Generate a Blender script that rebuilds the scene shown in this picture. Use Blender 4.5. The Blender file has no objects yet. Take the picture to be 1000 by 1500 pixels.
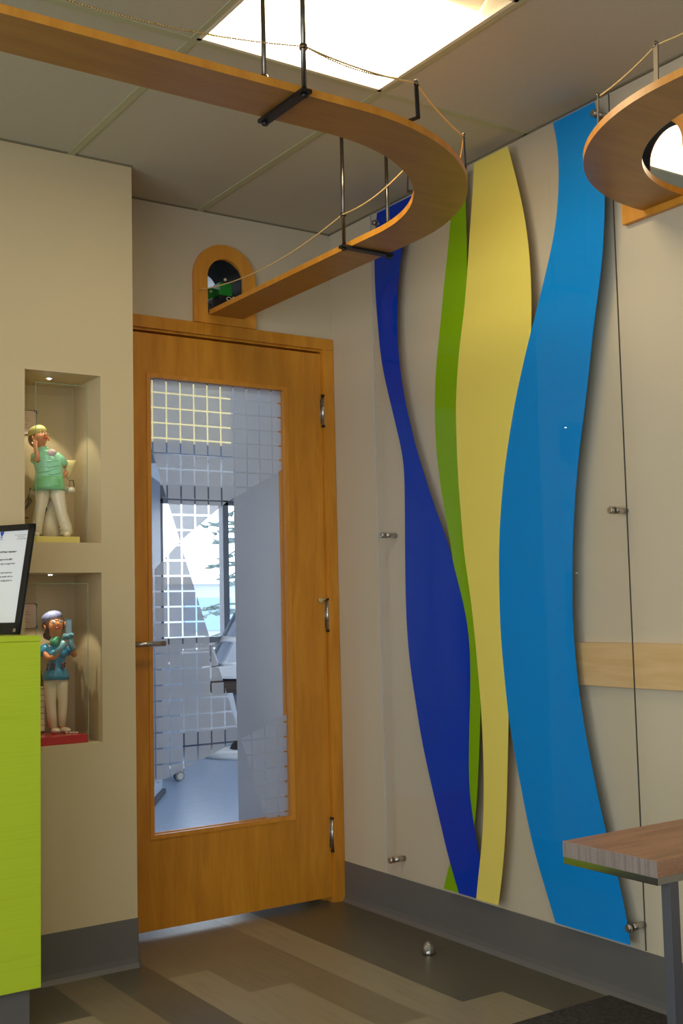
import bpy, bmesh, math, random
from mathutils import Vector, Matrix
R = math.radians
SC = bpy.context.scene
COL = SC.collection
random.seed(4)
H = 2.649
# ------------------------------------------------------------------ helpers
def link(o, parent=None):
    COL.objects.link(o)
    if parent: o.parent = parent
    return o
def tag(o, label=None, cat=None, group=None, kind=None):
    if label: o['label'] = label
    if cat: o['category'] = cat
    if group: o['group'] = group
    if kind: o['kind'] = kind
    return o
def empty(name, loc=(0, 0, 0), rz=0, label=None, cat=None, group=None, kind=None):
    o = bpy.data.objects.new(name, None); o.empty_display_size = .05
    o.location = loc; o.rotation_euler = (0, 0, rz)
    link(o); tag(o, label, cat, group, kind)
    return o
class MB:
    """collects shapes into one mesh"""
    def __init__(s): s.bm = bmesh.new(); s.smooth = []
    def box(s, a, b, bev=0, mi=0):
        a = Vector(a); b = Vector(b)
        m = Matrix.Translation((a + b) / 2) @ Matrix.Diagonal((abs(b.x - a.x), abs(b.y - a.y), abs(b.z - a.z), 1))
        t = bmesh.new(); bmesh.ops.create_cube(t, size=1, matrix=m)
        if bev: bmesh.ops.bevel(t, geom=t.edges[:], offset=bev, segments=2, affect='EDGES', profile=.6)
        s.merge(t, mi); return s
    def merge(s, t, mi=0, mat=None):
        if mat is not None: t.transform(mat)
        me = bpy.data.meshes.new('tmp')
        for f in t.faces: f.material_index = mi
        t.to_mesh(me); t.free(); s.bm.from_mesh(me); bpy.data.meshes.remove(me)
    def cyl(s, a, b, r, r2=None, n=20, mi=0):
        a = Vector(a); b = Vector(b); d = b - a
        t = bmesh.new()
        bmesh.ops.create_cone(t, cap_ends=True, segments=n, radius1=r, radius2=r if r2 is None else r2, depth=d.length)
        for f in t.faces: f.smooth = len(f.verts) == 4
        q = d.to_track_quat('Z', 'Y').to_matrix().to_4x4(); q.translation = (a + b) / 2
        s.merge(t, mi, q); return s
    def tube(s, pts, r, n=8, mi=0, flat=None):
        pts = [Vector(p) for p in pts]; rings = []
        rr = r if isinstance(r, (list, tuple)) else [r] * len(pts)
        t = bmesh.new()
        up = Vector((0, 0, 1))
        for i, p in enumerate(pts):
            d = (pts[min(i + 1, len(pts) - 1)] - pts[max(i - 1, 0)]).normalized()
            u = up if abs(d.dot(up)) < .95 else Vector((1, 0, 0))
            x = d.cross(u).normalized(); y = x.cross(d).normalized()
            rings.append([t.verts.new(p + (x * math.cos(2 * math.pi * k / n) + y * math.sin(2 * math.pi * k / n)) * rr[i]) for k in range(n)])
        for i in range(len(rings) - 1):
            for k in range(n):
                f = t.faces.new([rings[i][k], rings[i][(k + 1) % n], rings[i + 1][(k + 1) % n], rings[i + 1][k]]); f.smooth = True
        t.faces.new(rings[0][::-1]); t.faces.new(rings[-1])
        bmesh.ops.recalc_face_normals(t, faces=t.faces[:])
        s.merge(t, mi); return s
    def loft(s, rings, n=20, mi=0):
        """rings: (x,y,z,rx,ry[,tiltx]) ellipses stacked along z"""
        t = bmesh.new(); L = []
        for q in rings:
            x, y, z, rx, ry = q[:5]; tl = q[5] if len(q) > 5 else 0
            L.append([t.verts.new((x + rx * math.cos(2 * math.pi * k / n), y + ry * math.sin(2 * math.pi * k / n), z + tl * math.cos(2 * math.pi * k / n))) for k in range(n)])
        for i in range(len(L) - 1):
            for k in range(n):
                f = t.faces.new([L[i][k], L[i][(k + 1) % n], L[i + 1][(k + 1) % n], L[i + 1][k]]); f.smooth = True
        t.faces.new(L[0][::-1]); t.faces.new(L[-1])
        bmesh.ops.recalc_face_normals(t, faces=t.faces[:])
        s.merge(t, mi); return s
    def ball(s, c, r, sc=(1, 1, 1), mi=0, rot=None, n=16):
        t = bmesh.new(); bmesh.ops.create_uvsphere(t, u_segments=n, v_segments=n // 2 + 2, radius=r)
        for f in t.faces: f.smooth = True
        m = Matrix.Diagonal((*sc, 1))
        if rot: m = rot.to_matrix().to_4x4() @ m if hasattr(rot, 'to_matrix') else rot @ m
        m = Matrix.Translation(c) @ m
        s.merge(t, mi, m); return s
    def prism(s, poly, axis, a, b, mi=0, bev=0):
        """poly: 2D points in the plane across axis, extruded from a to b"""
        t = bmesh.new()
        def P(p, v):
            return {0: (v, p[0], p[1]), 1: (p[0], v, p[1]), 2: (p[0], p[1], v)}[axis]
        lo = [t.verts.new(P(p, a)) for p in poly]; hi = [t.verts.new(P(p, b)) for p in poly]
        n = len(poly)
        t.faces.new(lo); t.faces.new(hi[::-1])
        for i in range(n): t.faces.new([lo[i], hi[i], hi[(i + 1) % n], lo[(i + 1) % n]])
        bmesh.ops.recalc_face_normals(t, faces=t.faces[:])
        if bev: bmesh.ops.bevel(t, geom=t.edges[:], offset=bev, segments=2, affect='EDGES')
        s.merge(t, mi); return s
    def build(s, name, mats, parent=None, loc=None):
        me = bpy.data.meshes.new(name); s.bm.to_mesh(me); s.bm.free()
        for m in (mats if isinstance(mats, (list, tuple)) else [mats]): me.materials.append(m)
        o = bpy.data.objects.new(name, me)
        if loc: o.location = loc
        return link(o, parent)
def struct(o): o['kind'] = 'structure'; return o
def boolean(o, cutter):
    md = o.modifiers.new('b', 'BOOLEAN'); md.operation = 'DIFFERENCE'; md.object = cutter; md.solver = 'EXACT'
    dg = bpy.context.evaluated_depsgraph_get(); dg.update()
    me = bpy.data.meshes.new_from_object(o.evaluated_get(dg))
    o.modifiers.clear(); o.data = me
    bpy.data.objects.remove(cutter)
# ------------------------------------------------------------------ materials
def lin(r, g, b):
    f = lambda c: c / 12.92 if c <= .04045 else ((c + .055) / 1.055) ** 2.4
    return (f(r / 255), f(g / 255), f(b / 255), 1)
class NT:
    def __init__(s, name):
        s.m = bpy.data.materials.new(name); s.m.use_nodes = True; s.t = s.m.node_tree; s.N = s.t.nodes
        s.p = s.N['Principled BSDF']; s.out = s.N['Material Output']
    def add(s, typ, **k):
        n = s.N.new(typ)
        for a, b in k.items():
            if a in n.inputs: n.inputs[a].default_value = b
            else: setattr(n, a, b)
        return n
    def L(s, a, b): s.t.links.new(a, b)
def M(name, c, rough=.5, metal=0, spec=.5, bump=0, bscale=200, var=0, vscale=8, coat=0, emit=None, es=0, trans=0):
    k = NT(name); p = k.p
    p.inputs['Base Color'].default_value = c; p.inputs['Roughness'].default_value = rough
    p.inputs['Metallic'].default_value = metal; p.inputs['Specular IOR Level'].default_value = spec
    p.inputs['Coat Weight'].default_value = coat; p.inputs['Transmission Weight'].default_value = trans
    if emit: p.inputs['Emission Color'].default_value = emit; p.inputs['Emission Strength'].default_value = es
    tc = None
    if bump or var: tc = k.add('ShaderNodeTexCoord')
    if bump:
        n = k.add('ShaderNodeTexNoise'); n.inputs['Scale'].default_value = bscale; n.inputs['Detail'].default_value = 3
        k.L(tc.outputs['Object'], n.inputs['Vector'])
        b = k.add('ShaderNodeBump'); b.inputs['Strength'].default_value = bump; b.inputs['Distance'].default_value = .002
        k.L(n.outputs['Fac'], b.inputs['Height']); k.L(b.outputs['Normal'], p.inputs['Normal'])
    if var:
        n = k.add('ShaderNodeTexNoise'); n.inputs['Scale'].default_value = vscale; n.inputs['Detail'].default_value = 4
        k.L(tc.outputs['Object'], n.inputs['Vector'])
        mr = k.add('ShaderNodeMapRange'); mr.inputs['From Min'].default_value = .3; mr.inputs['From Max'].default_value = .7
        mr.inputs['To Min'].default_value = 1 - var; mr.inputs['To Max'].default_value = 1 + var
        k.L(n.outputs['Fac'], mr.inputs['Value'])
        mx = k.add('ShaderNodeVectorMath', operation='SCALE'); mx.inputs[0].default_value = c[:3]
        k.L(mr.outputs['Result'], mx.inputs['Scale']); k.L(mx.outputs['Vector'], p.inputs['Base Color'])
    return k.m
def wood(name, c1, c2, scale=(6, 6, .6), rough=.35, coat=.15, ns=4, streak=.5, bump=.05):
    """grain stretched along the axis with the small scale"""
    k = NT(name); p = k.p
    tc = k.add('ShaderNodeTexCoord'); mp = k.add('ShaderNodeMapping'); mp.inputs['Scale'].default_value = scale
    k.L(tc.outputs['Object'], mp.inputs['Vector'])
    n1 = k.add('ShaderNodeTexNoise'); n1.inputs['Scale'].default_value = ns; n1.inputs['Detail'].default_value = 6; n1.inputs['Distortion'].default_value = .6
    k.L(mp.outputs['Vector'], n1.inputs['Vector'])
    mp2 = k.add('ShaderNodeMapping'); mp2.inputs['Scale'].default_value = tuple(v * 12 if v > 1 else v * 2 for v in scale)
    k.L(tc.outputs['Object'], mp2.inputs['Vector'])
    n2 = k.add('ShaderNodeTexNoise'); n2.inputs['Scale'].default_value = ns * 2; n2.inputs['Detail'].default_value = 3
    k.L(mp2.outputs['Vector'], n2.inputs['Vector'])
    mx = k.add('ShaderNodeMath', operation='MULTIPLY_ADD'); mx.inputs[1].default_value = streak
    k.L(n2.outputs['Fac'], mx.inputs[0]); k.L(n1.outputs['Fac'], mx.inputs[2])
    cr = k.add('ShaderNodeValToRGB'); cr.color_ramp.elements[0].position = .5; cr.color_ramp.elements[1].position = .95
    cr.color_ramp.elements[0].color = c1; cr.color_ramp.elements[1].color = c2
    k.L(mx.outputs[0], cr.inputs['Fac']); k.L(cr.outputs['Color'], p.inputs['Base Color'])
    b = k.add('ShaderNodeBump'); b.inputs['Strength'].default_value = bump; b.inputs['Distance'].default_value = .001
    k.L(n2.outputs['Fac'], b.inputs['Height']); k.L(b.outputs['Normal'], p.inputs['Normal'])
    p.inputs['Roughness'].default_value = rough; p.inputs['Coat Weight'].default_value = coat; p.inputs['Coat Roughness'].default_value = .25
    return k.m
def thin_glass(name, tint=(1, 1, 1, 1), ior=1.45, refl=1.0):
    k = NT(name); k.N.remove(k.p)
    tr = k.add('ShaderNodeBsdfTransparent'); tr.inputs['Color'].default_value = tint
    gl = k.add('ShaderNodeBsdfGlossy'); gl.inputs['Roughness'].default_value = .01
    fr = k.add('ShaderNodeFresnel'); fr.inputs['IOR'].default_value = ior
    ml = k.add('ShaderNodeMath', operation='MULTIPLY'); ml.inputs[1].default_value = refl
    mx = k.add('ShaderNodeMixShader')
    ge = k.add('ShaderNodeNewGeometry'); sb = k.add('ShaderNodeMath', operation='SUBTRACT'); sb.inputs[0].default_value = 1; k.L(ge.outputs['Backfacing'], sb.inputs[1])
    m3 = k.add('ShaderNodeMath', operation='MULTIPLY'); k.L(fr.outputs[0], m3.inputs[0]); k.L(sb.outputs[0], m3.inputs[1])
    k.L(m3.outputs[0], ml.inputs[0]); k.L(ml.outputs[0], mx.inputs['Fac']); k.L(tr.outputs[0], mx.inputs[1]); k.L(gl.outputs[0], mx.inputs[2])
    k.L(mx.outputs[0], k.out.inputs['Surface'])
    return k.m
def frosted(name):
    k = NT(name); k.N.remove(k.p)
    tr = k.add('ShaderNodeBsdfTransparent'); tr.inputs['Color'].default_value = (.95, .96, 1, 1)
    tl = k.add('ShaderNodeBsdfTranslucent'); tl.inputs['Color'].default_value = (.82, .88, 1.0, 1)
    df = k.add('ShaderNodeBsdfDiffuse'); df.inputs['Color'].default_value = (.62, .62, .62, 1)
    m1 = k.add('ShaderNodeMixShader'); m1.inputs['Fac'].default_value = .35
    m2 = k.add('ShaderNodeMixShader'); m2.inputs['Fac'].default_value = .09
    k.L(tl.outputs[0], m1.inputs[1]); k.L(df.outputs[0], m1.inputs[2])
    k.L(m1.outputs[0], m2.inputs[1]); k.L(tr.outputs[0], m2.inputs[2]); k.L(m2.outputs[0], k.out.inputs['Surface'])
    return k.m
WALL = M('greige_paint', lin(202, 188, 160), .62, bump=.25, bscale=260, spec=.3)
WALL2 = M('greige_paint_display', lin(204, 186, 146), .6, bump=.2, bscale=260, spec=.3)
CEIL = M('ceiling_tile', lin(196, 189, 168), .9, bump=.6, bscale=420, var=.04, vscale=300, spec=.1)
TEE = M('tee_metal', lin(180, 178, 140), .5)
BASE = M('grey_vinyl_base', lin(102, 98, 92), .45, bump=.12, bscale=60)
MAPLE = wood('maple', lin(200, 128, 34), lin(220, 150, 50), (6, 6, .8), rough=.42)
DOORW = wood('birch_veneer', lin(186, 117, 22), lin(214, 146, 42), (5, 5, .7), rough=.38)
TRACKT = wood('birch_track', lin(152, 98, 32), lin(168, 114, 42), (1.2, 8, 8), rough=.4)
RAILW = wood('pale_maple', lin(206, 168, 112), lin(222, 186, 134), (8, 1.0, 8), rough=.45)
TABW = wood('grey_oak_laminate', lin(120, 84, 60), lin(172, 128, 98), (1.1, 9, 9), rough=.5, streak=.8)
TABE = wood('grey_oak_edge', lin(98, 84, 78), lin(146, 130, 122), (30, 30, 1.2), rough=.55, streak=.7)
STEEL = M('brushed_steel', lin(190, 184, 176), .28, 1)
DARKM = M('dark_metal', lin(52, 52, 54), .35, .8)
RODM = M('rod_steel', lin(120, 114, 106), .25, 1)
LEGM = M('grey_steel_leg', lin(92, 92, 98), .4, .3)
POSTM = M('satin_post', lin(120, 108, 90), .5, .5)
BLKM = M('black_metal', lin(30, 30, 30), .4, .4)
LIME = wood('lime_laminate', lin(168, 192, 26), lin(184, 208, 44), (1.0, 9, 40), rough=.45, streak=.9, coat=0)
GLASS = thin_glass('clear_glass', refl=.8)
ACRYL = thin_glass('clear_acrylic', (.985, .985, .985, 1), 1.49, .6)
ACRE = M('acrylic_edge', lin(70, 68, 66), .3)
ACREL = M('acrylic_edge_light', lin(190, 186, 176), .3)
FROST = frosted('frosted_film')
BLU = M('light_blue_vinyl', lin(0, 138, 216), .5, spec=.15)
NAVY = M('dark_blue_vinyl', lin(0, 54, 176), .5, spec=.15)
GRN = M('green_vinyl', lin(128, 172, 6), .5, spec=.15)
YEL = M('yellow_vinyl', lin(240, 220, 104), .5, spec=.2)
ROPE = M('braided_rope', lin(226, 190, 120), .6, bump=.8, bscale=600)
BLACK = M('black_plastic', lin(22, 22, 24), .35)
PAPER = M('white_paper', lin(238, 240, 246), .6)
INK = M('ink', lin(30, 32, 42), .7)
INKB = M('blue_ink', lin(46, 84, 190), .6)
GREYW = M('grey_wall_paint', lin(220, 224, 232), .5, spec=.4)
WHITEW = M('white_wall_paint', lin(206, 210, 216), .6)
BFLOOR = M('blue_grey_vinyl_floor', lin(150, 168, 194), .28, var=.07, vscale=14)
DKBLUE = M('dark_blue_grey', lin(54, 70, 96), .4)
CABG = M('cabinet_grey_blue', lin(140, 152, 170), .5)
WPLAST = M('white_plastic', lin(220, 222, 224), .35)
BROWN = M('brown_plastic', lin(70, 56, 44), .5)
# ------------------------------------------------------------------ camera
CAM = (-2.54219724, -3.81515861, 1.13514567)
r_ = Vector((0.83002211, -0.55725296, -0.02307456)); u_ = Vector((-0.02698726, -0.0814522, 0.99631181)); f_ = Vector((0.55707718, 0.82633811, 0.08264586))
cd = bpy.data.cameras.new('camera'); cam = bpy.data.objects.new('camera', cd); link(cam)
cam.matrix_world = Matrix(((r_.x, u_.x, -f_.x, CAM[0]), (r_.y, u_.y, -f_.y, CAM[1]), (r_.z, u_.z, -f_.z, CAM[2]), (0, 0, 0, 1)))
cd.sensor_fit = 'VERTICAL'; cd.sensor_height = 36; cd.lens = 1684.393 / 1500 * 36; cd.clip_start = .02; cd.clip_end = 200
SC.camera = cam
# ------------------------------------------------------------------ room shell
XL, YF = -4.6, -6.6            # left wall, front wall (behind the camera)
XB = -.984; YD = -.272         # bump-out corner and face
WT = .12
WR = .040
# floor: planks of three tones laid along Y up to the carpet
def plank_mat(name, c1, c2):
    return wood(name, c1, c2, (14, .9, 14), rough=.33, ns=5, streak=.9, coat=.0, bump=.1)
PL = [plank_mat('plank_dark', lin(76, 71, 56), lin(92, 86, 68)), plank_mat('plank_mid', lin(100, 90, 68), lin(124, 112, 86)), plank_mat('plank_light', lin(118, 108, 84), lin(146, 134, 106))]
fb = bmesh.new()
W = .149; YC = -1.39
ends = {0: [(-1.17, 0)], 1: [(-3, 0)], 2: [(-3, 0)]}
rows = []
x = 0.0; xs = [0, -.23, -.38, -.53, -.68, -.825, -.965, -1.125]
while xs[-1] > XL: xs.append(xs[-1] - W)
spec = {0: [(0.12, 0), (-1.39, 0)], 1: [(.12, 0), (-1.17, 2), (-1.39, 2)], 2: [(.12, 2), (-1.17, 1), (-1.39, 1)], 3: [(.12, 1), (-.95, 2), (-1.39, 2)],
        4: [(.12, 1), (-.95, 2), (-1.39, 0)], 5: [(.12, 1), (-.45, 2), (-1.39, 2)], 6: [(.12, 0), (-1.39, 0)], 7: [(.12, 1), (-.8, 1), (-1.39, 2)]}
spec = {0: [(-9, 0)], 1: [(-1.17, 0), (-9, 2)], 2: [(-9, 2)], 3: [(-1.2, 1), (-9, 2)], 4: [(-.72, 1), (-9, 2)], 5: [(-.45, 1), (-9, 2)], 6: [(-9, 0)], 7: [(-9, 1)]}
for i in range(len(xs) - 1):
    y0 = .12
    segs = spec.get(i) or [(-.5 - random.random() * .5, random.randint(0, 2)), (-9, random.randint(0, 2))]
    for ye, tone in segs:
        ye = max(ye, YC)
        vs = [fb.verts.new(v) for v in ((xs[i + 1], ye, 0), (xs[i], ye, 0), (xs[i], y0, 0), (xs[i + 1], y0, 0))]
        fb.faces.new(vs).material_index = tone; y0 = ye
        if ye <= YC: break
fl = MB(); fl.bm.free(); fl.bm = fb
fl.box((XL, YC, -.08), (0, .12, -.0015), mi=0)
struct(fl.build('floor', PL))
CARP = M('dark_mottled_carpet', lin(58, 52, 46), .95, bump=.9, bscale=300, var=.55, vscale=90)
c = MB(); c.box((XL, YF, -.08), (0, YC, .003)); struct(c.build('floor', CARP))
# ceiling
LX0, LX1, LY0, LY1 = -1.193, -.597, -1.777, -1.180
fixtures = [(-1.195, -1.78)] + [(-1.195, -4.2), (-3.02, -4.2), (-3.02, -1.78)]
cl = MB(); cl.box((XL - .1, YF - .1, H), (.12, .0, H + .02)); ceil = cl.build('ceiling', CEIL); struct(ceil)
for fx, fy in fixtures:
    q = MB(); q.box((fx + .002, fy + .002, H - .1), (fx + .598, fy + .598, H + .1)); boolean(ceil, q.build('cut', CEIL))
tg = MB()
gx = [-.59 - .6096 * k for k in range(7)]; gy = [-1.17 - 1.2192 * k for k in range(5)]
for X in gx: tg.box((X - .012, YF, H - .0035), (X + .012, 0 if X > XB else YD, H + .004))
for Y in gy: tg.box((XL, Y - .012, H - .0030), (0, Y + .012, H + .004))
for fx, fy in fixtures:
    tg.box((fx, fy - .012, H - .003), (fx + .6, fy + .010, H + .004))
tg.build('ceiling_grid', TEE, ceil)
wa = MB()  # wall angle trim
wa.box((XB, -.012, H - .003), (0, -.0, H + .0)); wa.box((-.012, YF, H - .003), (0, 0, H)); wa.box((XL, YD - .012, H - .003), (XB + .0, YD, H))
wa.build('wall_angle', M('angle_metal', lin(130, 122, 100), .6), ceil)
# back wall (Y 0..WT) with the door opening
DX0, DX1, DZ1 = -.975, -.045, 2.160
w = MB()
w.box((DX0 - .02, 0, DZ1 + .005), (.12, WT, H)); w.box((DX1 + .005, 0, 0), (.12, WT, DZ1 + .01)); w.box((XL, .0, 0), (DX0 - .005, WT, H))
wb = w.build('wall_back', WALL); struct(wb)
ACX, ACZ, ARI = -.491, 2.399, .0765      # tunnel arch centre, spring line, hole radius
def arch_poly(cx, z0, zs, r, n=24):
    return [(cx - r, z0)] + [(cx + r * math.cos(math.pi - math.pi * k / n), zs + r * math.sin(math.pi * k / n)) for k in range(n + 1)] + [(cx + r, z0)]
q = MB(); q.prism(arch_poly(ACX, 2.266, ACZ, ARI), 1, -.5, .5); boolean(wb, q.build('cut', WALL))
# right wall with its own arch hole
AY, AYZ, AR2 = -1.711, 2.400, .086
w = MB(); w.box((0, YF, 0), (WR, -.0005, H)); wr = w.build('wall_right', WALL); struct(wr)
q = MB(); q.prism(arch_poly(AY, 2.266, AYZ, AR2), 0, -.5, .5); boolean(wr, q.build('cut', WALL))
# display wall (the bump-out) with two niches
NX0, NX1 = -1.354, -1.100
w = MB(); w.box((XL, YD, 0), (XB, -.0005, H)); wd = w.build('wall_display', WALL2); struct(wd)
for z0, z1 in ((1.363, 1.914), (.722, 1.266)):
    q = MB(); q.box((NX0, YD - .1, z0), (NX1, -.03, z1)); boolean(wd, q.build('cut', WALL2))
def wall_with_window(name, wname, axis, pos, d, a0, a1, w0, w1, z0, z1, nm):
    """wall slab across axis at pos, thickness d outwards, from a0 to a1 with a window w0..w1"""
    def B(m, u0, u1, zz0, zz1, p0=0, p1=1):
        q0, q1 = pos + d * p0, pos + d * p1
        m.box((q0, u0, zz0) if axis == 0 else (u0, q0, zz0), (q1, u1, zz1) if axis == 0 else (u1, q1, zz1))
    w = MB(); B(w, a0, a1, 0, z0); B(w, a0, a1, z1, H); B(w, a0, w0, z0, z1); B(w, w1, a1, z0, z1); struct(w.build(name, WALL))
    root = empty(wname, kind='structure')
    f = MB()
    for k in range(nm + 1): u = w0 + (w1 - w0 - .04) * k / nm; B(f, u, u + .04, z0, z1, .25, .75)
    B(f, w0, w1, z0, z0 + .04, .25, .75); B(f, w0, w1, z1 - .04, z1, .25, .75); f.build('window_frame', DARKM, root)
    g = MB(); B(g, w0, w1, z0, z1, .48, .52); g.build('pane', GLASS, root)
wall_with_window('wall_front', 'window_2', 1, YF, -.12, XL, 0, -4.3, -3.0, .45, 2.45, 1)
wall_with_window('wall_left', 'window_3', 0, XL, -.12, YF, YD, -6.3, -1.6, .12, 2.25, 4)
# baseboards: cove base 0.152 high with a toe
def cove(path, name):
    m = MB()
    prof = [(0, 0), (0, .152), (.003, .152), (.0045, .03), (.007, .013), (.014, .004), (.018, 0)]
    for (x0, y0), (x1, y1), (nx, ny) in path:
        t = bmesh.new(); A = []; B = []
        for d, z in prof:
            A.append(t.verts.new((x0 + nx * d, y0 + ny * d, z))); B.append(t.verts.new((x1 + nx * d, y1 + ny * d, z)))
        n = len(prof)
        for i in range(n): t.faces.new([A[i], A[(i + 1) % n], B[(i + 1) % n], B[i]])
        t.faces.new(A); t.faces.new(B[::-1]); bmesh.ops.recalc_face_normals(t, faces=t.faces[:]); m.merge(t)
    return struct(m.build(name, BASE))
cove([((0, -.003), (0, YF), (-1, 0))], 'baseboard_right')
cove([((XL, YD), (XB, YD), (0, -1)), ((XB, YD), (XB, 0), (1, 0))], 'baseboard_display')
cove([((XL, YD), (XL, YF), (1, 0))], 'baseboard_left')
# chair rail
m = MB(); m.box((-.019, -3.6, .887), (0, -1.245, 1.014), bev=.0015); struct(m.build('trim_2', RAILW))
# door casing
m = MB()
def miter(m, a, b, horizontal, w_):
    pass
m.box((-.050, -.014, 0), (-.0015, 0, 2.168), bev=.002)
m.box((XB + .002, -.014, 2.168), (-.0015, 0, 2.213), bev=.002)
m.box((-.053, -.001, 0), (-.045, WT, 2.160)); m.box((DX0, -.001, 2.160), (-.045, WT, 2.168)); m.box((DX0 - .004, 0, 0), (DX0 + .002, WT, 2.168))
m.box((-.066, .046, 0), (-.052, WT - .03, 2.160)); m.box((DX0, .046, 2.146), (-.052, WT - .03, 2.161))
struct(m.build('trim_1', DOORW))
# ------------------------------------------------------------------ door
GX0, GX1, GZ0, GZ1 = -.802, -.228, .346, 1.991
door = empty('door_1', (0, 0, 0), kind='structure')
m = MB()
SX0, SX1, SZ0, SZ1, SY0, SY1 = -.970, -.0545, .0215, 2.151, .0, .044
m.box((SX0, SY0, SZ0), (GX0 - .0, SY1, SZ1)); m.box((GX1, SY0, SZ0), (SX1, SY1, SZ1))
m.box((GX0, SY0, SZ0), (GX1, SY1, GZ0)); m.box((GX0, SY0, GZ1), (GX1, SY1, SZ1))
m.build('door_slab', DOORW, door)
m = MB()   # glazing bead
o_ = .012
for y0, y1 in ((-.0035, .012), (.032, .0475)):
    ox0, ox1, oz0, oz1, ix0, ix1, iz0, iz1 = GX0 - o_, GX1 + .014, GZ0 - o_, GZ1 + o_, GX0 + .004, GX1 - .004, GZ0 + .003, GZ1 - .003
    t = bmesh.new()
    O = [(ox0, oz0), (ox1, oz0), (ox1, oz1), (ox0, oz1)]; I = [(ix0, iz0), (ix1, iz0), (ix1, iz1), (ix0, iz1)]
    V = {(r, y): [t.verts.new((p[0], y, p[1])) for p in P] for r, P in (('o', O), ('i', I)) for y in (y0, y1)}
    for k in range(4):
        l = (k + 1) % 4
        for a, b in ((('o', y0), ('i', y0)), (('i', y0), ('i', y1)), (('i', y1), ('o', y1)), (('o', y1), ('o', y0))): t.faces.new([V[a][k], V[a][l], V[b][l], V[b][k]])
    bmesh.ops.recalc_face_normals(t, faces=t.faces[:]); m.merge(t)
m.build('glazing_bead', MAPLE, door)
m = MB(); m.box((GX0, .019, GZ0), (GX1, .025, GZ1)); m.build('glass_pane', GLASS, door)
# frosted film squares clipped by three diagonal lines
def clip(poly, a, b):   # keep left side of a->b
    out = []
    def s(p): return (b[0] - a[0]) * (p[1] - a[1]) - (b[1] - a[1]) * (p[0] - a[0])
    for i in range(len(poly)):
        p, q = poly[i], poly[(i + 1) % len(poly)]; sp, sq = s(p), s(q)
        if sp >= 0: out.append(p)
        if (sp >= 0) != (sq >= 0):
            t = sp / (sp - sq); out.append((p[0] + t * (q[0] - p[0]), p[1] + t * (q[1] - p[1])))
    return out
L1 = ((-.319, .314), (-.791, 1.751)); L1e = ((-.3, .256), (-.82, 1.839))
AP = (-.672, 1.391)
K2 = (-.479, 1.541)
regs = [
    # A1: right of L1, above AP->K2 , x<K2
    [(AP, K2), (L1[1], L1[0]), ((K2[0], 0), (K2[0], 3))],
    [(K2, (-.204, 1.692)), ((K2[0], 3), (K2[0], 0))],
    # B: left of L1, below (left,1.268)->AP, above line 3
    [(L1[0], L1[1]), (AP, (-.795, 1.268)), ((-.798, .514), (-.226, .731))],
    # C: right of L1, below line 3
    [(L1[1], L1[0]), ((-.226, .731), (-.798, .514))],
]
t = bmesh.new(); P_ = .0563; g_ = .0031
for i in range(-1, 12):
    for j in range(-2, 31):
        x0 = -.7785 + P_ * (i - 1) + g_; x1 = x0 + P_ - 2 * g_; z1 = 1.940 + P_ - P_ * j - g_; z0 = z1 - P_ + 2 * g_
        x0 = max(x0, GX0 + .001); x1 = min(x1, GX1 - .001); z0 = max(z0, GZ0 + .001); z1 = min(z1, GZ1 - .001)
        if x1 - x0 < .002 or z1 - z0 < .002: continue
        for rg in regs:
            poly = [(x0, z0), (x1, z0), (x1, z1), (x0, z1)]
            for a, b in rg:
                if poly: poly = clip(poly, a, b)
            if len(poly) > 2:
                ar = sum(poly[k][0] * poly[(k + 1) % len(poly)][1] - poly[(k + 1) % len(poly)][0] * poly[k][1] for k in range(len(poly)))
                if abs(ar) > 1e-6: t.faces.new([t.verts.new((p[0], .0262, p[1])) for p in poly])
m = MB(); m.merge(t); m.build('frosted_film', FROST, door)
for zc in (1.919, 1.1065, .258):
    h = MB(); h.cyl((-.0525, -.0075, zc - .058), (-.0525, -.0075, zc + .058), .0068)
    h.box((-.062, -.0012, zc - .05), (-.045, .0, zc + .05))
    hg = h.build('hinge', STEEL, door)
    h = MB(); h.cyl((-.0525, -.0075, zc - .066), (-.0525, -.0075, zc - .059), .0078); h.cyl((-.0525, -.0075, zc + .059), (-.0525, -.0075, zc + .066), .0078)
    for dz in (-.02, .02): h.cyl((-.0525, -.0075, zc + dz - .0008), (-.0525, -.0075, zc + dz + .0008), .0071)
    h.build('hinge_pin', DARKM, hg)
h = MB(); h.cyl((-.083, -.012, 1.165), (-.083, 0, 1.165), .009, .009); h.cyl((-.083, -.016, 1.165), (-.055, -.010, 1.172), .002); h.build('door_bumper', M('ivory_rubber', lin(200, 180, 130), .5), door)
h = MB(); h.cyl((-.905, -.060, 1.022), (-.777, -.060, 1.022), .0095); h.cyl((-.900, -.060, 1.022), (-.900, .0, 1.022), .0095); h.cyl((-.900, -.008, 1.022), (-.900, .0, 1.022), .027)
h.build('lever_handle', STEEL, door)
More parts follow.
